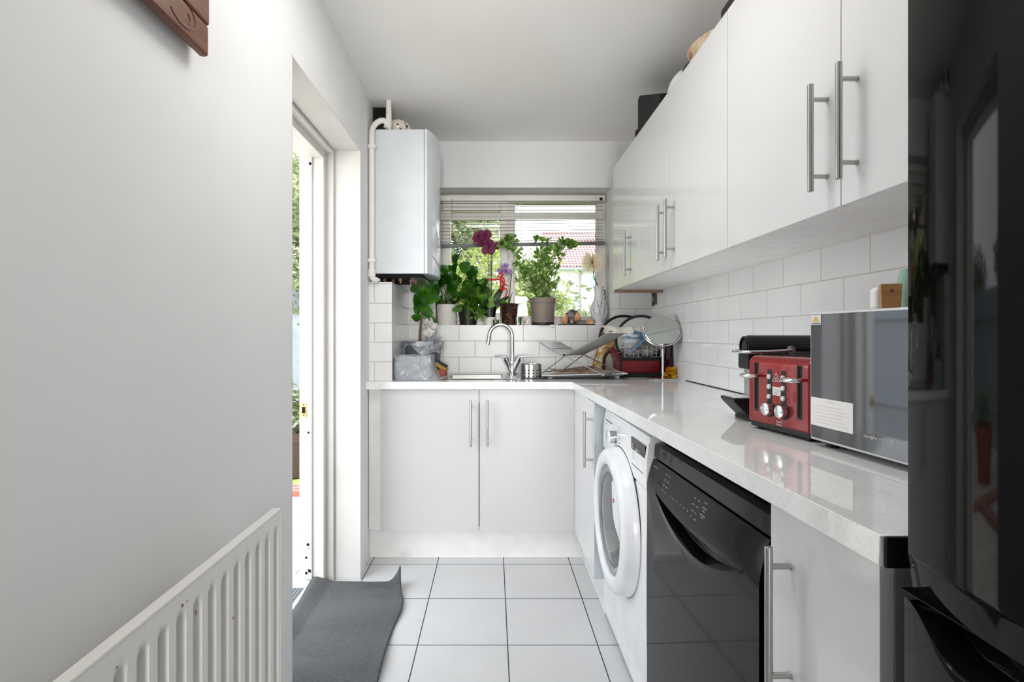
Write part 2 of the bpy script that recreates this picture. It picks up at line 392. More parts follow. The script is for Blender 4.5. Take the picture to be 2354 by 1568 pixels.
# ------------------------------------------------------------------ the room
XL, XR, YB, YR, ZC = -.62, 1.0, 3.20, -5.4, 2.355
DY0, DY1, DZ = 1.58, 2.40, 2.011          # doorway in the left wall
WX0, WX1, WZ0, WZ1 = -.36, .74, 1.2065, 2.066   # window opening
b = MB(); b.box(-.95, YR - .3, -.12, XR + .2, YB + .35, 0); struct('floor', b, 'floor')
b = MB(); b.box(-.95, YR - .3, ZC, XR + .2, YB + .35, ZC + .12); struct('ceiling', b, 'ceil')
b = MB(); b.box(-.90, YR - .3, 0, XL, DY0, ZC)
b.poly([(-.90, DY1), (XL, DY1), (-.638, 2.60), (-.638, YB + .3), (-.90, YB + .3)], (0, ZC), 2)
b.box(-.90, DY0, DZ, XL, DY1, ZC); struct('wall_left', b, 'wall')
b = MB(); b.box(-.70, YB, 0, WX0, YB + .3, ZC); b.box(WX1, YB, 0, XR, YB + .3, ZC)
b.box(WX0, YB, 0, WX1, YB + .3, WZ0 - .012); b.box(WX0, YB, WZ1, WX1, YB + .3, ZC); struct('wall_back', b, 'wall')
b = MB(); b.box(XR, YR - .3, 0, XR + .2, YB + .3, ZC); struct('wall_right', b, 'wall')
# unseen rest of the room; opening at its far end added for fill light
b = MB(); b.box(-.62, YR - .2, 0, -.3, YR, ZC); b.box(.9, YR - .2, 0, XR, YR, ZC); b.box(-.3, YR - .2, 2.1, .9, YR, ZC); struct('wall_rear', b, 'wall')
# skim of white paint inside the doorway
b = MB(); b.box(-.775, DY1 - .004, 0, XL, DY1, DZ); b.box(-.90, DY0, 0, XL, DY0 + .004, DZ); b.box(-.90, DY0, DZ - .004, XL, DY1, DZ)
struct('trim_1', b, 'reveal')
b = MB(); b.box(XL, -1.6, 0, XL + .012, DY0 - .004, .07, .003); struct('baseboard_left', b, 'reveal')
# door frame, its stop and the worn strike plate
b = MB()
b.box(-.885, DY1 - .055, 0, -.775, DY1 - .004, DZ - .004, .003); b.box(-.86, DY1 - .068, .03, -.825, DY1 - .05, DZ - .05, .003)
b.box(-.885, DY0 + .004, 0, -.775, DY0 + .055, DZ - .004, .003)
b.box(-.885, DY0 + .055, DZ - .055, -.775, DY1 - .055, DZ - .004, .003)
dfr = struct('door_1', b, 'frame')
b = MB(); b.box(-.90, DY1 - .022, 0, -.74, DY1 - .004, DZ - .004, .006); b.box(-.79, DY0 + .05, DZ - .022, -.74, DY1 - .02, DZ - .004, .006)
struct('trim_2', b, 'reveal')
b = MB(); sx, sy, sz = -.862, DY1 - .068, .803
b.box(sx - .014, sy - .002, sz - .032, sx + .016, sy + .001, sz + .032, .001)
b.mi = 1; b.box(sx - .006, sy - .003, sz - .014, sx + .008, sy, sz + .014)
for dz in (-.024, .024): b.ball((sx + .001, sy - .002, sz + dz), (.003, .0015, .003), 8)
part('strike_plate', b, ['brass', 'void'], dfr)
b = MB()
for x, z, r in ((-.832, 1.925, .007), (-.84, .70, .005), (-.85, .06, .006), (-.835, .07, .009), (-.85, .13, .005), (-.842, .19, .007)): b.ball((x, DY1 - .0685, z), (r, .002, r), 8, jit=.3)
part('screw_holes', b, 'void', dfr)
b = MB(); b.box(-.95, DY0 + .004, 0, -.80, DY1 - .004, .025, .004); struct('door_1_sill', b, 'reveal')
# tiled splashbacks
T = .006
b = MB(); b.box(-.638, YB - T, .909, WX0, YB, 1.425); b.box(WX0, YB - T, .909, WX1, YB, WZ0); b.box(WX1, YB - T, .909, XR, YB, 1.425); struct('wall_back_tiles', b, 'tiles_x')
b = MB(); b.box(XR - T, .40, .909, XR, YB - T, 1.413); struct('wall_right_tiles', b, 'tiles_y')
b = MB(); b.box(-.638, 2.645, .909, -.524, YB - T, 1.418); pier = struct('wall_pier', b, 'tiles_x')
b = MB(); b.box(-.5245, 2.646, .909, -.5225, YB - T, 1.4185); struct('wall_pier_tiles', b, 'tiles_y')
b = MB(); b.box(XR - T - .004, .62, .9095, XR - T, 2.63, .9125); b.box(.43, YB - T - .003, .9095, XR - T, YB - T, .9125); struct('trim_3', b, 'void')
# window: reveal lining, frame with two lights, panes, sill
FY = 3.36
b = MB(); b.box(WX0, YB - .001, WZ0 - .012, WX1, FY, WZ0 - .001); sill = struct('window_1_sill', b, 'reveal')
b = MB()
fx0, fx1, fz0, fz1 = WX0, WX1, WZ0, WZ1 - .0; mx0, mx1 = .065, .165
def ring(b, x0, x1, z0, z1, w, y0, y1, top=None, bot=None, bev=.004):
    t = top or w; q = bot or w
    b.box(x0, y0, z0, x0 + w, y1, z1, bev); b.box(x1 - w, y0, z0, x1, y1, z1, bev); b.box(x0 + w, y0, z1 - t, x1 - w, y1, z1, bev); b.box(x0 + w, y0, z0, x1 - w, y1, z0 + q, bev)
ring(b, fx0, fx1, fz0, fz1, .055, FY, FY + .07); b.box(.092, FY, fz0 + .055, .147, FY + .07, fz1 - .055, .004)
win = struct('window_1', b, 'upvc')
b = MB(); ring(b, fx0 + .03, .10, fz0 + .03, fz1 - .03, .052, FY - .018, FY + .05, top=.085); part('casement_frame', b, 'upvc', win)
b = MB(); ring(b, .135, fx1 - .05, fz0 + .05, fz1 - .05, .012, FY - .004, FY + .02); b.box(.140, FY - .005, fz1 - .0615, fx1 - .055, FY - .003, fz1 - .059); part('glazing_bead', b, 'upvc', win)
b = MB(); b.box(fx1 - .0625, FY + .012, fz0 + .06, fx1 - .059, FY + .03, fz1 - .06); b.box(.147, FY + .012, fz1 - .0625, fx1 - .06, FY + .03, fz1 - .0595); part('gasket', b, 'blackm', win)
for x0, x1, z1 in ((fx0 + .075, .055, fz1 - .11), (.145, fx1 - .06, fz1 - .058)):
    b = MB(); b.box(x0, FY + .02, fz0 + .058, x1, FY + .024, z1); part('pane', b, 'pane', win)

# ------------------------------------------------------------------ floor mat at the door
def mat_fn(u, v):
    # u across (left..right), v along (near..far)
    x = -.825 + .42 * u + .03 * (1 - v); y = 1.6 + .755 * v - .012 * u
    if x > -.43 - .03 * v: pass
    z = .006 + .004 * math.sin(u * 5 + v * 7) + .003 * math.sin(v * 15 - u * 3)
    c = max(0, u - .80) / .2 * max(0, v - .80) / .2
    z += .055 * c * c + .012 * max(0, u - .9) / .1 * (0.5 + .5 * math.sin(v * 9))
    z += .020 * max(0, (v - .93) / .07) * (u ** 2)
    x += -.02 * c - .018 * math.exp(-((v - .72) / .14) ** 2) * -u
    if x < -.80: z += .026
    elif x < -.74: z += .026 * (-.74 - x) / .06
    return (x, y, max(z, .0035) + .0008)
t = thing('doormat', 'dark grey felt doormat with curled corner on floor at doorway', 'doormat', (-.62, 1.98, 0))
b = MB(); b.grid(mat_fn, 48, 72, thick=.004); part('felt', b, 'mat', t)
b = MB(); b.tube([Vector(mat_fn(1, i / 60)) + Vector((0, 0, 0)) for i in range(61)], .0035, 6); part('edge_binding', b, 'matedge', t)
b = MB()
for i in range(5): b.box(-.905 + .014 * i, 1.66, .025, -.897 + .014 * i, 2.26, .0285, .001)
b.box(-.91, 1.655, .0245, -.835, 2.265, .0265); solo('threshold_strip', b, 'bin', 'grey ribbed threshold strip on the door sill beside the doormat', 'threshold strip')

# ------------------------------------------------------------------ radiator on the left wall
t = thing('radiator', 'old white panel radiator with vertical flutes under the left wall', 'radiator', (-.53, .74, .13))
cent = [1.205 - .0458 * i for i in range(20)]
def rad_fn(u, v):
    y = .225 + (1.232 - .225) * u; z = .13 + .597 * v; d = 0
    for c in cent:
        q = abs(y - c)
        if q < .013:
            k = min(1, (.013 - q) / .004); top = .690 - 10 * q * q * 4
            d = .012 * k * min(1, max(0, (top - z) / .012)) * min(1, max(0, (z - .165) / .012))
    return (-.510 - d, y, z)
b = MB(); b.grid(rad_fn, 480, 60)
b.box(-.530, .225, .13, -.523, 1.232, .727, .001); b.box(-.530, .225, .722, -.509, 1.232, .729, .0025); b.box(-.530, .225, .128, -.509, 1.232, .133); b.box(-.53, 1.229, .13, -.5095, 1.233, .727, .001)
part('fluted_panel', b, 'radiator', t)
for y in (.45, 1.05):
    b = MB(); b.box(-.6195, y - .012, .50, -.528, y + .012, .64, .001); part('bracket', b, 'radiator', t)
b = MB(); b.tube([(-.52, 1.23, .16), (-.52, 1.255, .16), (-.52, 1.262, .15), (-.52, 1.262, 0)], .008, 10); b.lathe([(0, 0), (.014, 0), (.014, .03), (0, .03)], (-.52, 1.262, .13)); part('valve_pipe', b, 'pipe', t)
b = MB(); b.lathe([(0, 0), (.015, 0), (.017, .01), (.015, .045), (0, .048)], (-.52, 1.262, .165), 18); part('valve_cap', b, 'white', t)

# ------------------------------------------------------------------ wooden plaque high on the left wall
t = thing('wall_plaque', 'dark wooden plank plaque with carved loop hanging high on left wall', 'plaque', (-.60, .85, 1.715))
for k in range(4):
    z0 = 1.7165 + .0655 * k; y1 = 1.056 + .004 * (k % 2); b = MB()
    b.box(-.604, .62, z0, -.585, y1, z0 + .0635, .006, 3); part('plank', b, 'sign', t)
b = MB(); pts = []
for i in range(29):
    a = R(-150 + 11 * i); pts.append((-.5848, .965 + .032 * math.cos(a) * 1.3, 1.755 + .026 * math.sin(a)))
b.tube(pts, .0012, 6); b.tube([(-.5848, .985 + .004 * math.sin(i), 1.742 + .005 * i) for i in range(5)], .0012, 6); part('carving', b, 'signdark', t)
b = MB()
b.box(-.6195, .985, 1.74, -.603, 1.015, 1.94); part('batten', b, 'signdark', t)
b = MB(); b.box(-.6195, .685, 1.74, -.603, .715, 1.94); part('batten', b, 'signdark', t)

# ------------------------------------------------------------------ boiler, its pipes and what stands on it
t = thing('boiler', 'white wall boiler with bowed front hanging beside the window', 'boiler', (-.48, 2.85, 1.4625))
b = MB(); b.box(-.615, 2.65, 1.4625, -.356, 3.05, 2.21, .004); part('casing', b, 'boiler', t)
b = MB(); prof = [(-.354, 2.65), (-.340, 2.65)]
for i in range(17):
    q = i / 16; prof.append((-.340 + .046 * math.sin(math.pi * q) ** .8, 2.652 + .396 * q))
prof += [(-.340, 3.05), (-.354, 3.05)]
b.poly(prof, (1.4635, 2.2095), 2); part('front_panel', b, 'boiler', t, angle=25)
b = MB()
def onf(y, z, off=.0008):
    q = min(1, max(0, (y - 2.652) / .396)); return Vector((-.340 + .046 * math.sin(math.pi * q) ** .8 + off, y, z))
for rr, wd in ((.085, .0022), (.125, .0016)):
    b.tube([onf(2.93 + rr * math.cos(R(a)), 1.78 + rr * 1.1 * math.sin(R(a))) for a in range(95, 270, 7)], wd, 6)
for i in range(7): b.box(*(onf(2.80 + .012 * (i % 2), 1.60 + .012 * i) - Vector((.002, .006, .003))), *(onf(2.80, 1.60 + .012 * i) + Vector((.0008, .012, .003))))
b.tube([onf(2.70 + .02 * i, 1.56 - .008 * i) for i in range(8)], .002, 6); part('control_marks', b, 'print_grey', t)
b = MB(); b.box(-.60, 2.665, 1.444, -.37, 3.04, 1.463); part('underside_tray', b, 'void', t)
for i, (x, y) in enumerate(((-.575, 2.73), (-.535, 2.76), (-.49, 2.72), (-.445, 2.78), (-.41, 2.73))):
    b = MB(); b.tube([(x, y, 1.448), (x, y, 1.4185), (x, y, 1.4185 - (.0 if i < 2 else .0))], .009, 10); b.lathe([(0, 0), (.014, 0), (.014, .012), (0, .012)], (x, y, 1.432), 6); part('connection_pipe', b, 'copper', t)
b = MB(); b.poly([(2.68, 1.444), (2.98, 1.444), (2.90, 1.424), (2.75, 1.424)], (-.43, -.36), 0); part('gas_valve', b, 'steel', t)
t = thing('waste_pipe', 'cream painted pipe with elbows running up beside the boiler', 'pipe', (-.606, 2.615, 1.43))
px, py = -.618, 2.615
b = MB(); pts = [(px + .03, py, 1.425), (px + .012, py, 1.427), (px + .002, py, 1.437), (px, py, 1.455)] + [(px, py, 1.6 + .1 * i) for i in range(6)] + [(px, py, 2.16)]
pts += [(px + .052 - .052 * math.cos(R(a)), py + .02 * math.sin(R(a)), 2.18 + .068 * math.sin(R(a))) for a in range(10, 100, 12)] + [(px + .062, py + .025, 2.245), (px + .078, py + .03, 2.228)]
b.tube(pts, .0145, 14); part('downpipe', b, 'pipe', t)
b = MB(); b.tube([(px + .072, py + .03, 2.2125), (px + .080, py + .03, 2.235), (px + .080, py + .03, 2.30), (px + .080, py + .03, 2.354)], [.021, .016, .0145, .0145], 14); part('riser', b, 'pipe', t)
b = MB(); b.lathe([(.0145, -.02), (.019, -.02), (.019, .02), (.0145, .02)], (px, py, 1.46), 16); b.lathe([(0, 0), (.006, 0), (.006, .012), (0, .012)], (px + .036, py, 1.42), 8); part('elbow_collar', b, 'pipe', t)
for z in (2.105, 1.525):
    b = MB(); b.lathe([(.0145, -.008), (.021, -.008), (.021, .008), (.0145, .008)], (px, py, z), 16); b.box(px - .022, py - .006, z - .007, px + .006, py + .02, z + .007, .001); part('pipe_clip', b, 'white', t)
b = MB(); b.box(-.637, 2.72, 2.2105, -.56, 2.80, 2.354, .002); b.mi = 1; b.poly([(-.63, 2.225), (-.57, 2.225), (-.60, 2.31)], (2.715, 2.72), 1); solo('flue_box', b, ['void', 'blackm'], 'dark flue elbow box above boiler in the ceiling corner', 'flue box')
b = MB(); b.lathe([(0, 0), (.04, 0), (.062, .02), (.070, .045), (.06, .07), (.035, .085), (.02, .09), (.012, .098), (0, .10)], (-.51, 2.765, 2.2105), 32)
solo('teapot', b, 'pottery', 'rounded cream pot with brown flower motif on top of boiler', 'pot')

# ------------------------------------------------------------------ blind
t = thing('venetian_blind', 'half-raised slatted blind hanging inside the window recess', 'blind', (.19, 3.33, 1.72))
BX0, BX1, BY = -.352, .724, 3.325
b = MB(); b.box(BX0, BY - .018, 2.012, BX1, BY + .018, 2.046, .003); part('head_rail', b, 'rail', t)
b = MB(); b.box(BX1 - .035, BY - .020, 2.014, BX1 - .015, BY - .017, 2.032); b.box(BX1 - .062, BY - .0185, 2.026, BX1 - .045, BY - .018, 2.029); part('cord_lock', b, 'blackm', t)
b = MB()
zs = [1.998 - .0213 * i for i in range(13)]
for i, z in enumerate(zs):
    tl = R(-76) if i in (3, 4) else R(3 + 2 * math.sin(i * 2.1))
    if i in (3, 4): z -= .004
    dz0 = .001 * math.sin(i * 1.7)
    def sl(u, v, z=z, tl=tl, k=dz0, lowl=-.0015 * i):
        q = (v - .5) * .025; h = .0022 * (1 - (2 * v - 1) ** 2)
        return (BX0 + .004 + (BX1 - BX0 - .008) * u, BY + q * math.cos(tl) - h * math.sin(tl), z + lowl * (1 - u) + k + q * math.sin(tl) + h * math.cos(tl))
    b.grid(sl, 2, 5)
part('slats', b, 'slat', t)
b = MB(); ang = math.atan2(.02, 1.076)
b.box(-.538, -.013, -.011, .538, .013, .011, .003, 2, Matrix.Translation(((BX0 + BX1) / 2, BY, 1.7315)) @ Matrix.Rotation(-ang, 4, 'Y')); part('bottom_rail', b, 'raildark', t)
for x in (BX0 + .075, .185, BX1 - .105):
    b = MB(); b.tube([(x, BY - .014, 2.012), (x + .001, BY - .014, 1.74), (x + .001, BY + .014, 1.74), (x, BY + .014, 2.012)], .0009, 5); part('ladder_cord', b, 'rail', t)
b = MB(); b.tube([(-.262, BY - .022, 2.02), (-.262, BY - .024, 1.80)], .003, 8); part('tilt_wand', b, 'clear', t)
b = MB()
for k in range(3): b.ball((BX1 - .104, BY - .018, 1.952 - .021 * k), .0045, 8)
part('cord_beads', b, 'rail', t)
# ------------------------------------------------------------------ kitchen units
RY_ = Matrix.Rotation(R(-90), 4, 'Y')     # lathe axis towards the room (-X)
RX_ = Matrix.Rotation(R(90), 4, 'X')      # lathe axis towards the camera (-Y)
def handle(parent, p, n, L=.225, off=.035, world=True, r=.0062):
    "bar handle: p is the middle on the door face, n the way it faces"
    p = Vector(p); n = Vector(n); b = MB(); c = p + n * off
    b.tube([c - Vector((0, 0, L / 2)), c - Vector((0, 0, L / 2 - .001)), c + Vector((0, 0, L / 2 - .001)), c + Vector((0, 0, L / 2))], [r * .8, r, r, r * .8], 16)
    for s in (-1, 1):
        q = p + Vector((0, 0, s * (L / 2 - .032))); b.tube([q + n * .0005, q + n * .006, q + n * off], [.0055, .0048, .0048], 12)
    return part('handle', b, 'steel', parent, world)
def wall_unit(label, y0, y1, doors, ys):
    t = thing('wall_cabinet', label, 'cabinet', (.86, (y0 + y1) / 2, 1.4077), 0, 'white wall cabinets in a row over the worktop')
    b = MB(); b.box(.7205, y0 + .0008, 1.4077, XR - .001, y1 - .0008, 2.112, .001); part('carcass', b, 'cab_in', t)
    for (a, c), hy in zip(doors, ys):
        b = MB(); b.box(.700, a + .0014, 1.4045, .719, c - .0014, 2.115, .0012); d = part('door', b, 'cab', t)
        if hy: handle(d, (.700, hy, 1.557), (-1, 0, 0))
    if y1 > 2.9:
        b = MB(); b.box(.712, 2.988, 1.392, XR - .008, 3.010, 1.412, .002); part('batten', b, 'brownedge', t, label='bare brown wooden batten')
    return t
wall_unit('white wall cabinet with two door handles side by side next to black fridge', .575, 1.530, ((.575, 1.030), (1.030, 1.530)), (.984, 1.072))
wall_unit('middle white wall cabinet with paired handles beneath the pale wooden board', 1.530, 2.543, ((1.530, 2.030), (2.030, 2.543)), (1.975, 2.066))
wall_unit('narrow single-door white wall cabinet at far end beside window', 2.543, 2.985, ((2.543, 2.985),), (2.590,))
b = MB(); b.box(.978, 3.150, 1.322, .9935, 3.153, 1.4065, .001); b.box(.990, 3.10, 1.330, .9942, 3.15, 1.405); b.mi = 1; b.box(.983, 3.1490, 1.345, .987, 3.1502, 1.385)
solo('corner_bracket', b, ['bracket', 'silver'], 'brown metal bracket below wall cabinets in the tiled corner', 'bracket')

def back_cabinet():
    t = thing('base_cabinet', 'white two-door base cabinet under the sink facing the room', 'cabinet', (-.08, 2.9, .15))
    b = MB(); b.box(.40, 2.592, .15, .4345, 2.61, .87); b.box(-.572, 2.612, .15, .408, 3.15, .168); b.box(-.572, 2.612, .168, -.554, 3.15, .8715); b.box(.39, 2.612, .168, .408, 3.15, .8715); b.box(-.554, 3.142, .168, .39, 3.15, .8715); b.box(-.554, 2.612, .80, .39, 2.63, .8715); part('carcass', b, 'cab_in', t)
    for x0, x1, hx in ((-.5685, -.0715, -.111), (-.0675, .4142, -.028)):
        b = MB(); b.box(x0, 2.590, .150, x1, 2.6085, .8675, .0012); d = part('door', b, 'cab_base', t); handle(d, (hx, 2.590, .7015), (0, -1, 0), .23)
    b = MB(); b.box(-.635, 2.622, .15, -.572, 2.64, .871, .001); part('filler_strip', b, 'plinth', t)
back_cabinet()
t = thing('corner_cabinet', 'narrow white corner cabinet beside the washing machine', 'cabinet', (.69, 2.35, .0))
b = MB(); b.box(.436, 2.118, .15, .98, 2.60, .8715); part('carcass', b, 'cab_in', t)
b = MB(); b.box(.415, 2.1005, .150, .434, 2.5895, .8665, .0012); d = part('door', b, 'cab', t); handle(d, (.415, 2.125, .711), (-1, 0, 0), .232)
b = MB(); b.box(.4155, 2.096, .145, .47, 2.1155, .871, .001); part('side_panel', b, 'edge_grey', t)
b = MB(); b.box(-.637, 2.642, 0, .4635, 2.658, .149, .001); b.box(.4635, 2.10, 0, .482, 2.66, .149, .001); b.mi = 1; b.box(-.637, 2.6385, 0, .4600, 2.642, .006); b.box(.460, 2.10, 0, .4635, 2.642, .006)
solo('plinth', b, ['plinth', 'white'], 'white L-shaped plinth board along floor under the cabinets', 'plinth')
TH = R(1.6)
t = thing('end_cabinet', 'narrow white base cabinet with long handle beside black fridge', 'cabinet', (.472, .872, 0), TH)
b = MB(); b.box(.0205, -.236, .15, .49, 0, .8715); b.box(.06, -.23, 0, .08, 0, .149); part('carcass', b, 'cab_in', t, False)
b = MB(); b.box(0, -.2385, .150, .019, -.002, .8665, .0012); d = part('door', b, 'cab', t, False); handle(d, (0, -.057, .690), (-1, 0, 0), .238, .035, False)
b = MB(); b.box(.0195, -.2395, .0, .49, -.2365, .8715); part('end_panel', b, 'shade_grey', t, False)

# worktops: back run with the sink cut-out, right run tapering to the fridge
SX0, SX1, SY0, SY1 = -.245, .055, 2.745, 3.005
b = MB()
for x0, x1, y0, y1 in ((-.637, SX0, 2.565, YB - .001), (SX1, XR - .001, 2.5665, YB - .001), (SX0, SX1, 2.565, SY0), (SX0, SX1, SY1, YB - .001)): b.box(x0, y0, .872, x1, y1, .909)
b.box(SX1, 2.565, .872, .400, 2.568, .909)
b.mi = 1; b.box(.40, 2.5640, .9083, XR - .01, 2.5665, .9093)
solo('worktop', b, ['worktop', 'gutter'], 'white speckled worktop along the back under the window', 'worktop', 'white worktops')
t = thing('worktop', 'long white speckled worktop on the right carrying toaster and microwave', 'worktop', (.72, 1.6, .872), 0, 'white worktops')
b = MB(); b.poly([(.398, 2.5635), (.4555, .603), (XR - .001, .603), (XR - .001, 2.5635)], (.872, .909), 2, .0012, seg=1); part('slab', b, 'worktop', t)
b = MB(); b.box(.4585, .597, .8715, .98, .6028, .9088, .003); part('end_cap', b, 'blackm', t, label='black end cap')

# ------------------------------------------------------------------ washing machine
t = thing('washing_machine', 'white front-loading washing machine under the worktop beside black dishwasher', 'washing machine', (.72, 1.79, 0))
b = MB(); b.box(.458, 1.499, .012, .985, 2.087, .846, .004); part('body', b, 'wm', t)
pr = [(.458, .02), (.452, .03)] + [(.4525 - .004 * math.sin(math.pi * i / 8), .10 + .58 * i / 8) for i in range(9)] + [(.458, .684)]
b = MB(); b.poly(pr, (1.4985, 2.0875), 1, .0015); part('front_panel', b, 'wm', t)
b = MB(); b.poly([(.462, .687), (.4505, .690), (.449, .72), (.4505, .78), (.456, .825), (.466, .846), (.49, .848), (.49, .687)], (1.4985, 2.0875), 1, .0015); cp = part('control_panel', b, 'wm', t)
def wx(z): return .449 if z < .74 else .449 + .0075 * ((z - .72) / .105) ** 2
b = MB(); b.box(wx(.78) - .001, 1.516, .724, wx(.78) + .004, 1.668, .815, .0008, Mx=None); part('display', b, 'black', cp)
b = MB()
for i in range(6):
    for j in range(2): b.box(.4485, 1.632 + .012 * j - .002, .748 + .009 * i, .4489, 1.640 + .012 * j, .751 + .009 * i)
for q in range(3): b.box(.4484, 1.565 + .016 * q, .787 - .003 * q, .4489, 1.572 + .016 * q, .790)
part('display_icons', b, 'print', cp)
b = MB(); b.lathe([(0, .0300), (.0185, .0300), (.021, .0285), (.0215, .027)], (.452, 1.873, .772), 32, RY_); b.mi = 1
b.lathe([(.0225, 0), (.0222, .012), (.0215, .027)], (.452, 1.873, .772), 32, RY_); part('programme_knob', b, ['wm', 'chrome'], cp)
b = MB(); b.box(wx(.79) - .0006, 1.945, .806, wx(.79) + .003, 2.06, .8075); part('drawer_gap', b, 'void', cp)
b = MB()
for i in range(7):
    a = R(-60 + 22 * i)
    b.box(.4484, 1.833 - .012 * math.cos(a) - .012, .772 + .043 * math.sin(a), .4496, 1.833 - .012 * math.cos(a), .774 + .043 * math.sin(a))
for i in range(6): b.box(.449, 2.02 - .004 * i - .03, .735 + .006 * i, .4502, 2.05 - .004 * i - .012 * (i % 2), .737 + .006 * i)
for i in range(3): b.box(.4514, 2.035, .790 - .006 * i, .4524, 2.063, .793 - .006 * i)
for i in range(8): b.box(.4484, 1.534 + .016 * i, .728, .4489, 1.545 + .016 * i, .732)
part('panel_print', b, 'print_grey', cp)
DC = (.4515, 1.80, .50)
b = MB(); b.lathe([(.184, .020), (.185, .042), (.188, .049), (.196, .054), (.214, .055), (.230, .051), (.241, .040), (.2475, .020), (.248, -.002)], DC, 72, RY_); door = part('door', b, 'wmring', t, angle=50)
b = MB(); b.lathe([(.249, .0035), (.252, .001), (.249, -.004)], DC, 72, RY_); part('door_seal', b, 'blackm', door)
b = MB(); b.lathe([(.186, .036), (.178, .042), (.166, .041), (.158, .036)], DC, 64, RY_); part('glass_rim', b, 'glassring', door)
b = MB(); b.lathe([(.160, .034), (.148, .039), (.10, .042), (0, .043)], DC, 64, RY_); part('door_glass', b, 'glassdark', door)
pts = []
for i in range(15):
    a = R(-2 + 62 * i / 14); pts.append((1.80 - .186 * math.cos(a), .50 + .186 * math.sin(a)))
inner = [(1.715, .650), (1.712, .615), (1.704, .575), (1.690, .540), (1.665, .518), (1.635, .508)]
b = MB(); b.poly(pts + inner, (.397, .420), 0, .003, seg=2); b.mi = 1; b.lathe([(0, 0), (.008, 0), (.008, .001), (0, .001)], (.397, 1.685, .60), 20, RY_)
part('door_grip', b, ['wmring', 'logo_red'], door)

# ------------------------------------------------------------------ dishwasher
t = thing('dishwasher', 'black glossy dishwasher with curved handle recess under the worktop', 'dishwasher', (.4497, 1.4945, 0), TH)
def dx(z): return .020 * max(0, (z - .70) / .085) ** 1.6
def dw(u, v):
    "rows follow the smile-shaped grip recess"
    y = -.597 * u - .0005; q = min(1, abs((y + .305) / .238)); g = 1 - q * q
    zl, zu = .7075 - .066 * g, .7080 - .020 * g; d = 0
    if v < .5: z = .10 + (zl - .10) * (v / .5) ** .6; d = -.004 * math.exp(-((zl - z) / .012) ** 2) * g
    elif v < .8: s_ = (v - .5) / .3; z = zl + (zu - zl) * s_; d = -.004 * g * (1 - s_) + .026 * min(1, g * 3) * min(1, s_ / .22) * min(1, (1 - s_) / .07)
    else: z = zu + (.785 - zu) * (v - .8) / .2
    return (dx(z) + d, y, z)
b = MB(); b.box(.024, -.598, .10, .05, 0, .784); b.grid(dw, 160, 120); b.box(.0, -.0008, .10, .03, .0, .70)
door = part('door', b, 'dwfront', t, False, angle=50)
b = MB(); b.box(.05, -.597, .012, .52, -.001, .845); part('tub_housing', b, 'void', t, False)
b = MB(); b.poly([(.021, .7895), (.024, .826), (.06, .836), (.06, .7895)], (-.597, -.001), 1, .001, seg=1); part('top_trim', b, 'black', t, False)
b = MB(); b.box(.05, -.597, .0, .07, -.001, .098); part('kick_plate', b, 'blackm', t, False)
b = MB(); rn = random.Random(3)
def mark(y0, y1, z): b.box(dx(z) - .0006, -y1, z - .0013, dx(z) + .001, -y0, z + .0013)
for r_ in range(4):
    for c_ in range(2): mark(.115 + .020 * c_ + .004 * r_ * 0, .115 + .020 * c_ + .009, .772 - .014 * r_ - .003)
for i in range(6): mark(.170 + .022 * i, .176 + .022 * i, .728)
for r_ in range(4):
    for c_ in range(2): mark(.300 + .02 * c_, .300 + .02 * c_ + rn.uniform(.006, .012), .765 - .014 * r_)
for z_ in (.770, .752, .738): mark(.350, .362, z_)
for z_ in (.7610, .745): mark(.345, .368, z_ - .002)
mark(.020, .050, .768); part('panel_print', b, 'print_grey', door, False)

# ------------------------------------------------------------------ fridge freezer
t = thing('fridge_freezer', 'tall black glossy fridge freezer at the near end of the worktop', 'fridge', (.72, .265, 0))
def fx(y): return .4395 + max(0, abs(y - .265) - .175) ** 2 / .84
def fdoor(z0, z1, scoop=None, chamf=0):
    n, m = 60, 70
    def f(u, v):
        y = .565 - .60 * u; v0 = v; v = v ** 1.8 if chamf else v; z = z0 + (z1 - z0) * v; x = fx(y)
        if chamf and z < z0 + chamf: x += .005 * (1 - (z - z0) / chamf)
        if scoop:
            s = min(1, max(0, (.556 - y) / .07)); s = s * s * (3 - 2 * s); e = min(1, max(0, (y + .026) / .07)); lip = z1 - .034 * s * e
            q = v0 / .7
            if q <= 1: z = z0 + (lip - z0) * q
            else: k = (q - 1) / .4286; z = lip + (z1 - lip) * k; k = min(1, k / .35); x += .034 * k * k * (3 - 2 * k) * min(1, s * e * 3)
            x -= .004
        return (x, y, z)
    b = MB(); b.grid(f, 160, 140)
    xb = .50; b.box(.474, -.034, z0 + .002, xb, .564, z1 - (.036 if scoop else .002)); e = .004 if scoop else 0
    for ye in (.5645, -.0345):
        b.poly([(fx(.565) - e, z1 - e), (fx(.565) - e, z0 + chamf), (fx(.565) - e + (.005 if chamf else 0), z0), (xb, z0), (xb, z1 - e)], (ye - .0005, ye + .0005), 1)
    b.box(fx(.45) + .006, -.03, z0, xb, .56, z0 + .001)
    return b
part('fridge_door', fdoor(.868, 1.84, None, .036), 'fridge', t)
part('freezer_door', fdoor(.04, .857, True), 'fridge', t, angle=60)
b = MB(); b.box(.502, -.035, .03, .975, .563, 1.84, .006); part('cabinet', b, 'blackm', t)
b = MB(); b.box(.498, -.03, .842, .512, .56, .885); part('door_seal', b, 'void', t)
for x in (.54, .94):
    for y in (0, .53): b = MB(); b.lathe([(0, 0), (.02, 0), (.02, .031), (0, .031)], (x, y, 0), 12); part('foot', b, 'blackm', t)
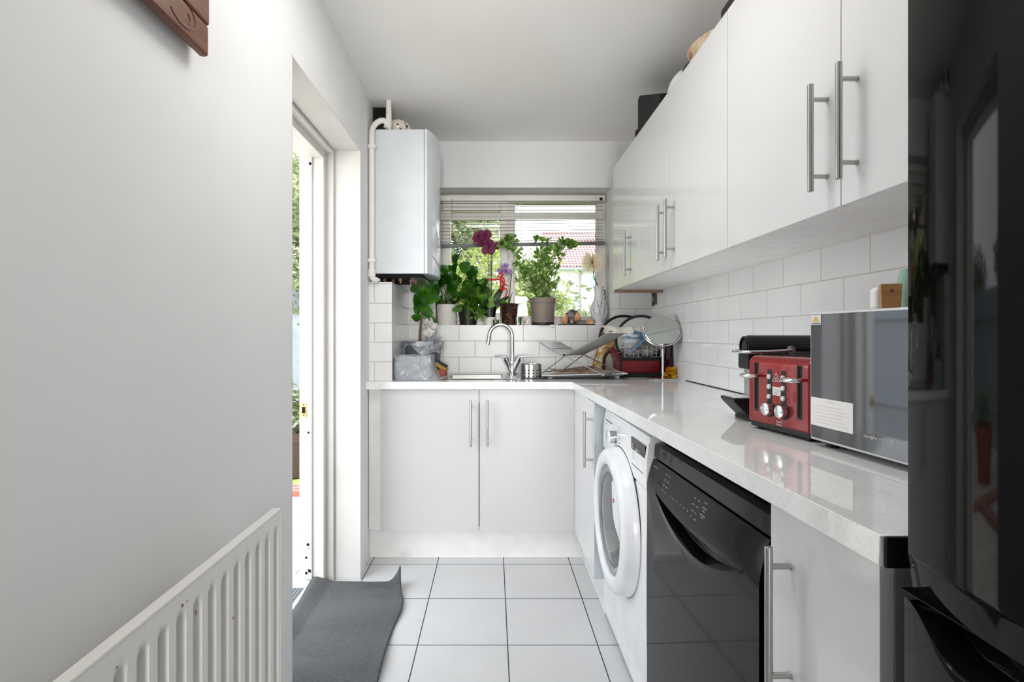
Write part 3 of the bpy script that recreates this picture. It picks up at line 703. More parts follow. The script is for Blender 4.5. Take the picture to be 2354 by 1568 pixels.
# ------------------------------------------------------------------ microwave, toaster, coffee machine
t = thing('microwave', 'grey mirrored microwave with white label standing on worktop next to fridge', 'microwave', (.682, 1.103, .9095), R(5.86))
b = MB(); b.box(.012, -.45, .012, .262, 0, .284, .004); part('casing', b, 'silver', t, False)
b = MB(); b.box(0, -.449, .0125, .013, -.001, .2835, .004, 3); door = part('door', b, 'silver', t, False)
b = MB(); b.box(-.0015, -.444, .018, .003, -.006, .279, .001); part('door_glass', b, 'micro', door, False)
b = MB(); b.box(-.0019, -.119, .0445, -.0014, -.0065, .1035, 0); b.mi = 1
for i in range(6): b.box(-.0021, -.112 + .01 * (i % 3), .052 + .007 * i, -.0018, -.014, .0536 + .007 * i)
b.box(-.0021, -.078, .0965, -.0018, -.048, .0990); part('notice_label', b, ['paper', 'ptext'], door, False)
b = MB(); b.box(-.0021, -.036, .257, -.0014, -.0075, .278); b.mi = 1; b.poly([(-.030, .264), (-.012, .264), (-.0215, .275)], (-.0024, -.0020), 0); b.mi = 2; b.box(-.0024, -.034, .2585, -.0020, -.010, .2615)
part('rating_sticker', b, ['silver', 'yellow', 'print_grey'], door, False)
text('morphy richards', door, Matrix.Translation((-.0017, -.177, .047)) @ FACE_L, .0098, 'print')
for x in (.03, .23):
    for y in (-.42, -.03): b = MB(); b.lathe([(0, 0), (.012, 0), (.012, .0125), (0, .0125)], (x, y, 0), 16); part('foot', b, 'blackm', t, False)

t = thing('toaster', 'red four-slice toaster with chrome levers standing on worktop beside microwave', 'toaster', (.653, 1.309, .9095), R(11.1))
Wd, Dp, H = .196, .245, .190
def tc(u, v):   # cap profile swept round: rounded top edges
    return None
b = MB(); pr = [(0, .018)] + [(.000, .14)] + [(.022 - .022 * math.cos(R(a)), .162 + .022 * math.sin(R(a))) for a in range(0, 91, 15)] + [(Dp - .022 + .022 * math.sin(R(a)), .162 + .022 * math.cos(R(a))) for a in range(0, 91, 15)] + [(Dp, .018)]
b.poly(pr, (-Wd, 0), 1, .006, seg=3); body = part('body', b, 'red', t, False)
b = MB(); b.box(.004, -Wd + .004, .006, Dp - .004, -.004, .019, .003)
for x in (.02, Dp - .02):
    for y in (-.02, -Wd + .02): b.lathe([(0, 0), (.009, 0), (.009, .008), (0, .008)], (x, y, 0), 12)
part('base', b, 'blackm', t, False)
b = MB()
for y in (-.035, -.075, -.118, -.158): b.box(.035, y - .010, .180, Dp - .03, y + .010, .1846)
part('bread_slots', b, 'void', t, False)
for y in (-.030, -.168):
    b = MB(); b.box(-.001, y - .0085, .045, .004, y + .0085, .168, .003, 2); b.mi = 1; b.box(-.0014, y - .0035, .052, .002, y + .0035, .165)
    ls = part('lever_slot', b, ['blackm', 'void'], t, False)
    b = MB(); b.box(-.022, y - .006, .130, .001, y + .006, .139, .002); b.tube([(-.008, y - .013, .1345), (-.022, y - .020, .1345), (-.031, y - .014, .1345), (-.034, y + .002, .1345), (-.030, y + .016, .1345), (-.012, y + .016, .1345)], .0055, 10)
    part('lever', b, 'chrome', ls, False)
for y in (-.076, -.121):
    b = MB(); b.box(-.001, y - .0085, .060, .003, y + .0085, .153, .003, 2); b.lathe([(0, 0), (.019, 0), (.019, .002), (0, .002)], (.001, y, .057), 28, RY_); ct = part('control_strip', b, 'blackm', t, False)
    for k in range(3):
        b = MB(); b.lathe([(.0062, 0), (.0062, .003), (.005, .0045), (0, .005)], (-.0005, y, .087 + .024 * k), 20, RY_); part('button', b, 'silver', ct, False)
    b = MB(); b.lathe([(.0155, 0), (.0155, .008), (.0150, .013), (.013, .0145), (0, .015)], (-.001, y, .057), 32, RY_); part('browning_dial', b, 'chrome', ct, False)
b = MB()
def tri(c, s, w):
    p = [Vector((-.0008, c[0] + s * math.sin(R(a)), c[1] + s * math.cos(R(a)))) for a in (0, 120, 240)]
    for i in range(3): b.tube([p[i], p[(i + 1) % 3]], w, 5)
tri((-.0985, .132), .0135, .0008); tri((-.0985, .131), .005, .0007); b.mi = 1; b.box(-.0008, -.112, .092, .001, -.086, .112); b.mi = 2
for i in range(4): b.box(-.0011, -.110 + .002 * (i % 2), .0945 + .004 * i, -.0007, -.089, .0957 + .004 * i)
part('warning_marks', b, ['print', 'paper', 'print_grey'], body, False)
text('Russell\nHobbs', body, Matrix.Translation((-.0006, -.1075, .0275)) @ FACE_L, .0068, 'print', align='CENTER')

t = thing('coffee_machine', 'black coffee machine with silver lever standing behind the red toaster', 'coffee machine', (.80, 1.43, .9095))
b = MB(); b.lathe([(0, 0), (.016, 0), (.022, .004), (.029, .006), (.031, .014), (.031, .24), (.028, .246), (0, .248)], (.955, 1.435, 1.113), 36, RY_); part('head', b, 'blackm', t)
b = MB(); b.lathe([(.024, 0), (.029, 0), (.029, .004), (.024, .004)], (.708, 1.435, 1.113), 36, RY_); b.lathe([(0, 0), (.016, 0), (.016, .004), (0, .004)], (.709, 1.435, 1.113), 24, RY_); part('nozzle_ring', b, 'black', t)
b = MB(); b.box(.725, 1.385, .9165, .97, 1.485, 1.10, .012, 3); b.box(.700, 1.405, 1.05, .735, 1.465, 1.095, .006); part('body', b, 'blackm', t)
b = MB(); b.tube([(.80, 1.372, 1.104), (.74, 1.370, 1.100), (.692, 1.374, 1.099), (.682, 1.390, 1.099), (.679, 1.42, 1.099), (.682, 1.45, 1.099), (.692, 1.468, 1.099), (.74, 1.472, 1.100), (.80, 1.47, 1.104)], .0045, 10); b.lathe([(0, 0), (.012, 0), (.012, .006), (0, .006)], (.80, 1.378, 1.104), 20, RX_); part('lever', b, 'chrome', t)
b = MB(); b.poly([(.652, .972), (.655, .962), (.700, .917), (.735, .9165), (.735, .972)], (1.388, 1.472), 1, .004); part('drip_tray', b, 'blackm', t)
b = MB(); b.box(.660, 1.394, .9715, .722, 1.466, .9745, .001); part('tray_grid', b, 'silver', t)
b = MB(); b.box(.7235, 1.40, .975, .7255, 1.47, 1.05); part('front_badge', b, 'steel', t)
b = MB(); b.box(.70, 1.39, .9097, .96, 1.48, .918); part('foot_plate', b, 'blackm', t)

# what stands on the microwave
t = thing('wooden_block', 'small tapered wooden block with a round hole on microwave top', 'wooden block', (.770, .992, 1.1937))
b = MB(); b.lathe([(0, 0), (.0205, 0), (.0232, .049), (0, .049)], (.770, .992, 1.1937), 4, Matrix.Rotation(R(14), 4, 'Z')); part('block', b, 'blockwood', t, angle=30)
b = MB(); b.lathe([(0, 0), (.0033, 0), (.0033, .0015), (0, .0015)], (.7618, .9782, 1.2295), 16, Matrix.Rotation(R(-31), 4, 'Z') @ RX_); part('hole', b, 'stem', t)
b = MB(); b.lathe([(.016, 0), (.0185, .03), (.0185, .058), (.016, .072), (.010, .081), (0, .084)], (.822, 1.012, 1.1937), 24); solo('green_ornament', b, 'green', 'sage green rounded ornament standing behind the wooden block', 'ornament')
b = MB(); b.box(.772, 1.03, 1.1937, .815, 1.055, 1.242, .010, 4); solo('small_tub', b, 'white', 'small white rounded tub on microwave top behind wooden block', 'tub')

# ------------------------------------------------------------------ on top of the wall cabinets
t = thing('storage_bag', 'black square fabric bag on top of wall cabinets at far end', 'bag', (.75, 2.40, 2.1155))
b = MB(); b.poly([(2.16, 2.1155), (2.497, 2.1155), (2.497, 2.285), (2.488, 2.297), (2.47, 2.300), (2.16, 2.165)], (.706, .93), 0, .006); part('bag_body', b, 'bagblack', t)
b = MB(); b.tube([(.71, 2.500, 2.13), (.712, 2.502, 2.19), (.711, 2.499, 2.27)], .003, 6); part('piping', b, 'blackbox', t)
b = MB(); b.box(.703, 2.503, 2.1157, .80, 2.545, 2.158, .012, 3); solo('black_pouch', b, 'bagblack', 'low black pouch on wall cabinets at the far side of the black bag', 'pouch')
t = thing('kitchen_appliance', 'white and black rounded appliance on wall cabinets beside the black bag', 'appliance', (.77, 2.15, 2.1155))
b = MB(); b.ball((.770, 2.045, 2.122), (.066, .098, .078), 28); part('shell', b, 'hatw', t)
b = MB(); b.ball((.792, 1.990, 2.150), (.060, .085, .062), 28); part('cover', b, 'blackbox', t)
b = MB()
for i in range(3): b.tube([(.7105 + .003 * abs(k - 2), 2.02 + .010 * k, 2.138 - .003 * k - .006 * i) for k in range(5)], .0016, 6)
part('vent_slots', b, 'print_grey', t)
t = thing('wooden_board', 'pale wooden handled board lying on middle wall cabinet', 'board', (.75, 1.75, 2.1155))
b = MB(); b.poly([(1.842, 2.116), (1.868, 2.150), (1.883, 2.168), (1.884, 2.180), (1.873, 2.189), (1.84, 2.189), (1.795, 2.181), (1.74, 2.166), (1.686, 2.148), (1.61, 2.1165)], (.712, .728), 0, .004); part('panel', b, 'board', t)
b = MB(); b.lathe([(0, 0), (.011, 0), (.011, .008), (0, .008)], (.713, 1.838, 2.148), 20, RY_); part('knob', b, 'brownedge', t)
b = MB(); b.box(.728, 1.665, 2.1157, .90, 1.84, 2.136); part('tray_base', b, 'board', t)
b = MB(); b.poly([(1.30, 2.1155), (1.640, 2.1155), (1.657, 2.150), (1.655, 2.187), (1.648, 2.192), (1.30, 2.197)], (.735, .95), 0, .006); solo('black_case', b, 'blackbox', 'black case on top of wall cabinets nearest the ceiling top edge', 'case')
# ------------------------------------------------------------------ sink, tap and what stands at the back
WT = .909
t = thing('kitchen_sink', 'inset stainless steel sink with drainer in the back worktop', 'sink', (.2, 2.93, WT))
X0, X1, Y0, Y1 = -.262, .72, 2.700, 3.150
def sink(u, v):
    x = X0 + (X1 - X0) * u; y = Y0 + (Y1 - Y0) * v; z = WT + .0035
    e = min(u * (X1 - X0), (1 - u) * (X1 - X0), v * (Y1 - Y0), (1 - v) * (Y1 - Y0))
    z += -.003 * max(0, 1 - e / .008)
    if SX0 < x < SX1 and SY0 < y < SY1:
        k = min(x - SX0, SX1 - x, y - SY0, SY1 - y); s = min(1, k / .018); z = WT + .0035 - .15 * s * s * (3 - 2 * s)
    elif .24 < x < .69 and 2.74 < y < 3.10:
        z -= .0018 * (.5 - .5 * math.cos((x - .24) * 2 * math.pi / .03))
    return (x, y, z)
b = MB(); b.grid(sink, 260, 110); part('bowl_and_drainer', b, 'steel2', t, angle=70)
b = MB(); b.lathe([(0, 0), (.022, 0), (.03, .003), (.035, .003), (.036, 0)], (-.09, 2.875, WT - .1462), 24); part('plug_hole', b, 'chrome', t)
t = thing('mixer_tap', 'chrome swan-neck mixer tap with two lever handles behind the sink', 'tap', (.116, 3.05, WT + .004))
tx, ty = .116, 3.05
b = MB(); b.lathe([(0, 0), (.027, 0), (.027, .006), (.020, .010), (.018, .05), (.014, .055), (0, .056)], (tx, ty, WT + .0035), 28); part('base', b, 'chrome', t)
b = MB(); pts = [(tx, ty, .960), (tx, ty, 1.00), (tx, ty, 1.06), (tx, ty, 1.115)] + [Vector((tx - .069 + .069 * math.cos(R(a)), ty, 1.135 + .072 * math.sin(R(a)))) for a in range(0, 178, 9)] + [(tx - .143, ty - .002, 1.10), (tx - .147, ty - .003, 1.085)]
b.tube(pts, .0108, 18); b.lathe([(.0115, 0), (.014, .003), (.014, .022), (.0115, .026)], (tx, ty, .967), 20); part('spout', b, 'chrome', t)
for s, y in ((-1, ty), (1, ty)):
    b = MB(); b.tube([(tx + s * .002, y, .930), (tx + s * .020, y - .003, .968), (tx + s * .037, y - .006, 1.003)], [.016, .017, .018], 18); b.tube([(tx + s * .036, y - .006, 1.002), (tx + s * .041, y - .007, 1.012)], [.012, .012], 16); v = part('valve_body', b, 'chrome', t)
    b = MB(); b.tube([(tx + s * .038, y - .007, 1.008), (tx + s * .045, y - .007, 1.0155), (tx + s * .060, y - .008, 1.0165), (tx + s * .104, y - .012, 1.0165)], [.0065, .006, .0052, .0045], 12); part('lever', b, 'chrome', v)
t = thing('cutlery_drainer', 'round perforated steel cutlery drainer standing on sink next to tap', 'cutlery drainer', (.208, 2.80, WT + .003))
cx, cy, cr, ch = .208, 2.79, .056, .075
b = MB(); b.lathe([(0, .002), (cr - .002, .002), (cr, .004), (cr, ch - .003), (cr + .002, ch), (cr - .001, ch), (cr - .003, ch - .004), (cr - .003, .006), (0, .006)], (cx, cy, WT + .0035), 48); part('cup', b, 'steel', t)
b = MB()
for col in range(16):
    for k in range(3):
        a = 2 * math.pi * (col + .25) / 16; m = Matrix.Rotation(a, 4, 'Z') @ Matrix.Rotation(R(90), 4, 'Y')
        b.lathe([(0, 0), (.0036, 0), (.0036, .0012), (0, .0012)], Vector((cx, cy, WT + .014 + .016 * k)) + Vector((math.cos(a), math.sin(a), 0)) * (cr - .0005), 10, m)
part('drain_holes', b, 'void', t)
# containers at the left
t = thing('plastic_tub', 'grey square tub wrapped in crinkled clear bag beside tiled pier', 'tub', (-.41, 2.74, WT))
def rr(x0, x1, y0, y1, r, n=5):
    o = []
    for cx_, cy_, a0 in ((x1 - r, y1 - r, 0), (x0 + r, y1 - r, 90), (x0 + r, y0 + r, 180), (x1 - r, y0 + r, 270)):
        for i in range(n + 1): a = R(a0 + 90 * i / n); o.append((cx_ + r * math.cos(a), cy_ + r * math.sin(a)))
    return o
b = MB(); b.poly(rr(-.512, -.325, 2.665, 2.815, .02), (WT, 1.030), 2, .002); part('tub_body', b, 'tub', t)
def wrap(x0, x1, y0, y1, z0, z1, flare, rnd, amp):
    rn = random.Random(rnd); ph = [rn.uniform(0, 6) for _ in range(8)]
    def f(u, v):
        a = 2 * math.pi * u; q = ((abs(math.cos(a)) ** 9 + abs(math.sin(a)) ** 9) ** (-1 / 9))
        k = amp * (math.sin(7 * a + ph[0] + 4 * v) + .7 * math.sin(13 * a + ph[1] - 6 * v) + .5 * math.sin(23 * a + ph[2] + 9 * v) + .6 * math.sin(9 * v + ph[3] + 3 * a))
        hx, hy = (x1 - x0) / 2 + .008 + k, (y1 - y0) / 2 + .008 + k
        fl = flare * (1 - v) ** 2 * (1 if math.cos(a) > 0 else .1) * max(0, math.cos(a) * .6 + .4)
        return ((x0 + x1) / 2 + (hx + fl) * q * math.cos(a), (y0 + y1) / 2 + hy * q * math.sin(a), z0 + (z1 - z0) * v + k * .5)
    return f
b = MB(); b.grid(wrap(-.510, -.327, 2.667, 2.813, WT + .001, 1.038, .045, 5, .0012), 160, 40, True); part('clear_bag', b, 'film', t)
t = thing('bucket', 'grey bucket with crinkled grey liner standing behind the wrapped tub', 'bucket', (-.405, 2.955, WT))
bx, by = -.402, 2.955
b = MB(); b.lathe([(0, 0), (.085, 0), (.088, .01), (.108, .188), (.113, .188), (.113, .198), (.106, .198), (.104, .180), (.084, .012), (0, .010)], (bx, by, WT), 40); part('bucket_body', b, 'bin', t)
b = MB(); rn = random.Random(11); ph = [rn.uniform(0, 6) for _ in range(6)]
def liner(u, v):
    a = 2 * math.pi * u; k = .0016 * (math.sin(9 * a + ph[0] + 5 * v) + .8 * math.sin(17 * a + ph[1] - 7 * v) + .7 * math.sin(31 * a + ph[2]))
    low = .052 + .024 * math.sin(2 * a + 3.6) + .014 * math.sin(5 * a + ph[3])
    if v < .35: r = .100 + .014 * v / .35; z = .185 + .016 * math.sin(v / .35 * 1.57)
    else: q = (v - .35) / .65; r = .1165 + .003 * math.sin(q * 9 + 5 * a) - .004 * q; z = .201 - low * q
    r += k; return (bx + r * math.cos(a), by + r * math.sin(a), WT + z)
b.grid(liner, 110, 22, True); part('bin_liner', b, 'film2', t)
b = MB(); b.lathe([(0, .150), (.103, .150)], (bx, by, WT), 24); part('compost', b, 'soil', t)
# tall plant in the bucket, with a white cloth flower beside it
t = thing('rubber_plant', 'tall stemmed plant with round dark leaves growing out of the bucket', 'plant', (bx, by, WT + .15))
b = MB(); b.tube([W(965, 792, 2.955), W(966, 760, 2.955), W(970, 720, 2.96), W(972, 690, 2.965), W(968, 662, 2.97), W(974, 640, 2.975)], [.009, .008, .006, .005, .004, .003], 10); part('stem', b, 'stem', t)
b = MB()
for u, v, du, dv, L, w in ((962, 722, -10, -38, .075, .052), (966, 735, -14, -8, .055, .055), (963, 705, -8, -22, .085, .060), (966, 700, 16, 12, .10, .058), (970, 680, 20, -18, .09, .06), (972, 660, -18, 4, .08, .06), (974, 645, 18, 3, .085, .06), (975, 690, 28, -4, .10, .065), (968, 668, 10, 26, .085, .055), (972, 720, 22, 14, .09, .05)):
    p = W(u, v, 2.96); d = Vector((du, random.uniform(-12, 2), -dv)); b.leaf(p, d, L, w, .15, .18, random.uniform(.8, 1.8), .6, 8, .5)
part('leaves', b, 'leafdark', t)
t = thing('cloth_flower', 'white ruffled cloth flower with grey leaf sticking up from bucket', 'artificial flower', (-.37, 2.945, WT + .15))
b = MB(); b.tube([W(978, 795, 2.945), W(982, 775, 2.945), W(984, 758, 2.945)], .003, 8); part('stem', b, 'stemg', t)
b = MB(); rn = random.Random(5)
for i in range(26):
    p = W(rn.uniform(976, 995), rn.uniform(742, 780), 2.945 + rn.uniform(-.015, .015)); d = Vector((rn.uniform(-1, 1), rn.uniform(-1.2, .3), rn.uniform(-.3, 1.2))); b.leaf(p, d, rn.uniform(.03, .045), rn.uniform(.03, .042), rn.uniform(-.3, .6), rn.uniform(-.3, .5), rn.uniform(.4, 2.4), .6, 6, .5)
part('petals', b, 'clothwhite', t)
b = MB(); b.leaf(W(985, 790, 2.93), (.55, -.2, .9), .085, .045, .15, .2, 1.5, .6, 8); b.leaf(W(993, 790, 2.95), (.9, .1, .7), .07, .02, .2, .2, 1.2, .5, 6); part('grey_leaves', b, 'tub', t)
# terracotta dish with sponges
t = thing('terracotta_dish', 'small terracotta dish holding sponges beside the sink', 'dish', (-.325 + .04, 2.90, WT))
b = MB(); b.poly(rr(-.335, -.262, 2.86, 2.95, .012), (WT + .0045, WT + .043), 2, .002); part('dish_body', b, 'terra', t)
b = MB(); b.box(-.04, -.03, 0, .04, .03, .022, .004, Mx=Matrix.Translation((-.298, 2.905, WT + .046)) @ Euler((0, R(32), 0)).to_matrix().to_4x4()); solo('sponge', b, 'sponge', 'yellow sponge leaning in the terracotta dish', 'sponge')
b = MB(); b.box(-.045, -.03, 0, .04, .03, .010, .002, Mx=Matrix.Translation((-.295, 2.905, WT + .071)) @ Euler((0, R(30), 0)).to_matrix().to_4x4()); solo('scouring_pad', b, 'sponge2', 'dark scouring pad lying on top of the yellow sponge', 'scouring pad')
b = MB(); b.poly([(-.32, 2.70), (-.262, 2.70), (-.225, 2.86), (-.275, 2.86)], (WT + .0045, WT + .0065), 2); solo('pink_cloth', b, mat('pink_tinted_cloth', '#c9b3ad', .9), 'folded pink dishcloth lying on sink edge below terracotta dish', 'cloth')

# ------------------------------------------------------------------ white tray, folding dish rack
t = thing('draining_tray', 'white plastic draining tray lying under the folding dish rack', 'tray', (.49, 2.82, WT))
def tray(u, v):
    x = .262 + .455 * u; y = 2.715 + .26 * v; e = min(u * .455, (1 - u) * .455, v * .26, (1 - v) * .26)
    z = WT + .008 + .014 * max(0, 1 - e / .035) + .010 * u
    return (x, y, z)
b = MB(); b.grid(tray, 60, 40, thick=.003); part('tray_body', b, 'white', t, angle=60)
for i in range(2): b = MB(); b.box(.30 + .36 * i, 2.75, WT + .0035, .32 + .36 * i, 2.94, WT + .0085 + .008 * i); part('tray_foot', b, 'white', t)
t = thing('brown_board', 'wet brown patterned board lying on the white draining tray', 'board', (.50, 2.84, WT + .02))
def brd(u, v):
    x = .335 + .25 * u + .012 * math.sin(v * 5); y = 2.765 + .16 * v; return (x, y, WT + .030 + .006 * math.sin(u * 6 + v * 3) + .010 * u + .014 * v)
b = MB(); b.grid(brd, 30, 16, thick=.004); part('sheet', b, 'cork', t)
t = thing('dish_rack', 'folding grey X-shaped dish rack standing on the white draining tray', 'dish rack', (.49, 2.83, WT + .02), R(-36))
A, Bp, C, L1, L2 = (-.195, .172), (-.06, .107), (.200, .222), (.180, .010), (-.175, .010)
yf, yb = -.115, .115
def flat(p, q, n, name):
    b = MB()
    for i in range(n):
        k = i / (n - 1); y = yf + (yb - yf) * k
        b.tube([(p[0], y, p[1]), ((p[0] * .5 + q[0] * .5), y, (p[1] * .5 + q[1] * .5) - .002), (q[0], y, q[1])], .0032, 6)
    for k in (0, .5, 1): b.tube([(p[0] + (q[0] - p[0]) * k, yf, p[1] + (q[1] - p[1]) * k), (p[0] + (q[0] - p[0]) * k, yb, p[1] + (q[1] - p[1]) * k)], .003, 6)
    return part(name, b, 'rackgrey', t, False)
flat(A, (-.052, .105), 26, 'slatted_wing'); flat(C, (-.040, .105), 26, 'slatted_wing')
b = MB()
for y in (yf, yb):
    b.tube([(-.062, y, .110), (L1[0] - .02, y, L1[1] + .008), (L1[0], y - .0, L1[1] - .004)], .003, 8); b.tube([(-.030, y, .111), (L2[0] + .01, y, L2[1] + .006), (L2[0] - .006, y, L2[1] - .004)], .003, 8)
for p in (L1, L2): b.tube([(p[0], yf, p[1]), (p[0], yb, p[1])], .003, 8)
part('crossed_legs', b, 'wire', t, False)
b = MB()
for y in (yf, yb): b.lathe([(0, 0), (.007, 0), (.007, .004), (0, .004)], (-.046, y, .107), 12, RX_)
part('pivots', b, 'blackm', t, False)

# ------------------------------------------------------------------ leaning trays in the corner
def ringtray(name, label, c, r, rot, tilt, m, cat='tray', rim=.0085):
    mx = Matrix.Rotation(R(rot), 4, 'Z') @ Matrix.Rotation(R(90 - tilt), 4, 'X'); t = thing(name, label, cat, (c[0], c[1], c[2] - r * .98))
    b = MB(); b.lathe([(0, 0), (r - .004, 0), (r - .004, .003), (0, .003)], c, 48, mx); part('disc', b, m, t)
    b = MB(); b.tube([Vector(c) + (mx @ Vector((r * math.cos(2 * math.pi * i / 56), r * math.sin(2 * math.pi * i / 56), .002))) for i in range(56)], rim, 10, closed=True); part('black_rim', b, 'blackm', t)
ringtray('round_tray', 'round pale tray with thick black rim leaning behind tea towels', (.808, 3.145, 1.115), .150, -4, 12, 'disc')
ringtray('round_tray', 'round pale tray with black rim leaning behind the tilted mirror', (.872, 3.045, 1.118), .142, -32, 10, 'disc')
t = thing('low_tray', 'small black-rimmed tray behind yellow patterned tray near dish rack', 'tray', (.70, 3.02, WT))
b = MB(); b.tube([W(1388, 850, 3.0)] + [W(1388 + 20 * (1 - math.cos(R(a))), 832 - 26 * math.sin(R(a)), 3.0) for a in range(0, 91, 15)] + [W(1410, 806, 3.0)], .0085, 10); part('black_rim', b, 'blackm', t)
b = MB(); b.poly([(.66, WT + .002), (.705, WT + .002), (.705, 1.035), (.69, 1.035), (.668, 1.0)], (3.002, 3.008), 1); part('panel', b, 'disc', t)
t = thing('patterned_tray', 'yellow and cream patterned tray leaning behind folding dish rack', 'tray', (.62, 3.05, WT))
b = MB(); b.poly([(-.065, 0), (.075, 0), (.075, .255), (-.065, .235)], (-.004, .004), 1, .003, Mx=Matrix.Translation((.655, 3.085, WT + .006)) @ Euler((R(-10), R(18), 0)).to_matrix().to_4x4()); part('panel', b, 'patt', t)
b = MB(); Mx = Matrix.Translation((.655, 3.085, WT + .006)) @ Euler((R(-10), R(18), 0)).to_matrix().to_4x4()
b.tube([Mx @ Vector(p) for p in ((-.065, -.005, 0), (.075, -.005, 0), (.075, -.005, .255), (-.065, -.005, .235))], .004, 6, closed=True); part('edge', b, 'brownedge', t)
# tea towels lying across
def towel(name, label, x0, x1, y0, y1, z, seed, droop):
    ph = [random.Random(seed + i).uniform(0, 6) for i in range(4)]
    def f(u, v):
        zz = z + .005 * math.sin(u * 6 + ph[0]) + .004 * math.sin(v * 6 + u * 3 + ph[1]) - droop * max(0, .4 - v) / .4 * (.85 + .18 * math.sin(u * 5 + ph[2]))
        return (x0 + (x1 - x0) * u + .006 * math.sin(v * 7), y0 + (y1 - y0) * v + .008 * math.sin(u * 11), zz)
    b = MB(); b.grid(f, 40, 22, thick=.006); return solo(name, b, 'towel', label, 'tea towel', 'patterned tea towels')
towel('tea_towel', 'crumpled patterned tea towel on dish basket under round pale tray', .640, .795, 2.90, 3.06, 1.192, 21, .055)
towel('tea_towel', 'smaller patterned tea towel beside the round mirror', .800, .885, 2.92, 3.03, 1.185, 33, .075)
# ------------------------------------------------------------------ red and black dish drainer, loaded
t = thing('dish_drainer', 'red and black dish drainer with chrome wires in the corner', 'dish drainer', (.83, 2.98, WT))
dx0, dx1, dy0, dy1 = .712, .945, 2.885, 3.035
b = MB()
b.poly([(dx0 + .012, WT + .028), (dx1 - .002, WT + .028), (dx1 + .008, WT + .112), (dx0, WT + .112)], (dy0, dy0 + .006), 1)
b.poly([(dx0 + .012, WT + .028), (dx1 - .002, WT + .028), (dx1 + .008, WT + .112), (dx0, WT + .112)], (dy1 - .006, dy1), 1)
b.poly([(dy0, WT + .028), (dy1, WT + .028), (dy1 + .02, WT + .175), (dy0 - .0, WT + .112)], (dx0 + .002, dx0 + .008), 0)
b.poly([(dy0, WT + .028), (dy1, WT + .028), (dy1, WT + .112), (dy0, WT + .112)], (dx1 - .004, dx1 + .002), 0)
b.box(dx0 + .012, dy0, WT + .024, dx1 - .004, dy1, WT + .03); part('basin', b, 'redp', t)
b = MB(); b.poly([(-.012, 0), (.006, 0), (-.030, .080), (-.052, .080)], (-.005, .12), 1, .002, Mx=Matrix.Translation((dx0 + .004, dy0 + .01, WT + .088))); part('side_wing', b, 'redp', t)
b = MB(); b.box(dx0 + .002, dy0 - .004, WT + .092, dx1 + .008, dy0 + .002, WT + .116, .003); b.box(dx0 + .004, dy0 - .005, WT + .03, dx0 + .014, dy0 + .004, WT + .112, .002); part('black_rim', b, 'blackm', t)
b = MB(); b.box(dx0 - .005, dy0 - .03, WT + .001, dx1 + .01, dy1, WT + .022, .006)
for i in range(11): b.box(dx0 + .01 + .021 * i, dy0 - .032, WT + .004, dx0 + .02 + .021 * i, dy0 - .028, WT + .018, .001)
part('drip_base', b, 'blackm', t)
b = MB()
for k in range(4):
    z = WT + .112 + .020 * k
    b.tube([(dx0 + .025, dy0 - .004, z), (dx1, dy0 - .004, z), (dx1, dy1, z), (dx0 + .025, dy1, z)], .0022, 6, closed=True)
for i in range(9): x = dx0 + .03 + .0255 * i; b.tube([(x, dy0 - .004, WT + .112), (x, dy0 - .004, WT + .172)], .0018, 6)
for i in range(9): x = dx0 + .03 + .0255 * i; b.tube([(x, dy0, WT + .114), (x, dy1, WT + .114)], .0016, 6)
part('wire_basket', b, 'chrome', t)
for i in range(4):
    b = MB(); c = (.808 - .004 * i, 2.945, WT + .118 + .0285 * i); r = .060 - .003 * (i % 2)
    b.lathe([(0, .0), (r * .6, 0), (r * .9, .020), (r, .036), (r + .004, .038), (r - .002, .0365), (r * .86, .021), (0, .003)], c, 36)
    solo('plastic_bowl', b, 'bag', ('milky plastic bowl at bottom of stack in dish drainer', 'milky plastic bowl second from bottom of stack in dish drainer', 'milky plastic bowl second from top of stack in dish drainer', 'milky plastic bowl at top of stack in dish drainer')[i], 'bowl', 'milky plastic bowls stacked in the dish drainer')
b = MB(); b.lathe([(0, 0), (.030, 0), (.048, .022), (.052, .040), (.049, .040), (.044, .022), (0, .004)], (.890, 2.945, WT + .118), 36); solo('white_dish', b, 'ceramicw', 'small white dish in wire basket behind the mirror pole', 'dish')
t = thing('washing_brush', 'blue washing-up brush lying across the dish drainer bowls', 'brush', (.84, 2.885, 1.05))
b = MB(); b.tube([W(1453, 808, 2.872), W(1462, 800, 2.872), W(1478, 785, 2.874), W(1490, 772, 2.876)], [.008, .009, .007, .006], 10); part('brush_handle', b, 'bluep', t)
b = MB(); b.ball(W(1461, 804, 2.866), (.007, .005, .008), 12); part('hanging_tip', b, 'pink', t)
b = MB(); b.ball(W(1492, 771, 2.878), (.020, .014, .024), 16, jit=.1); part('brush_head', b, 'bluep', t)
t = thing('blue_net', 'crumpled blue mesh bag draped over the top plastic bowl', 'net', (.80, 2.94, 1.10))
def net(u, v): return (.755 + .12 * u, 2.895 + .085 * v, WT + .243 + .007 * math.sin(u * 10 + v * 3) + .006 * math.sin(v * 9 + u * 4) - .030 * max(0, .4 - v) / .4)
b = MB(); b.grid(net, 26, 18, thick=.002); part('mesh_cloth', b, 'bluep', t)
b = MB(); b.poly([(-.075, 0), (.03, 0), (.05, .215), (-.03, .235)], (-.004, .004), 0, .002, Mx=Matrix.Translation((.966, 2.86, WT + .001)) @ Euler((0, R(5), R(0))).to_matrix().to_4x4()); b.mi = 1
for i in range(3): b.box(-.0055, -.04 + .02 * i, .10, -.0042, -.036 + .02 * i, .19, Mx=Matrix.Translation((.966, 2.86, WT + .001)) @ Euler((0, R(5), R(0))).to_matrix().to_4x4())
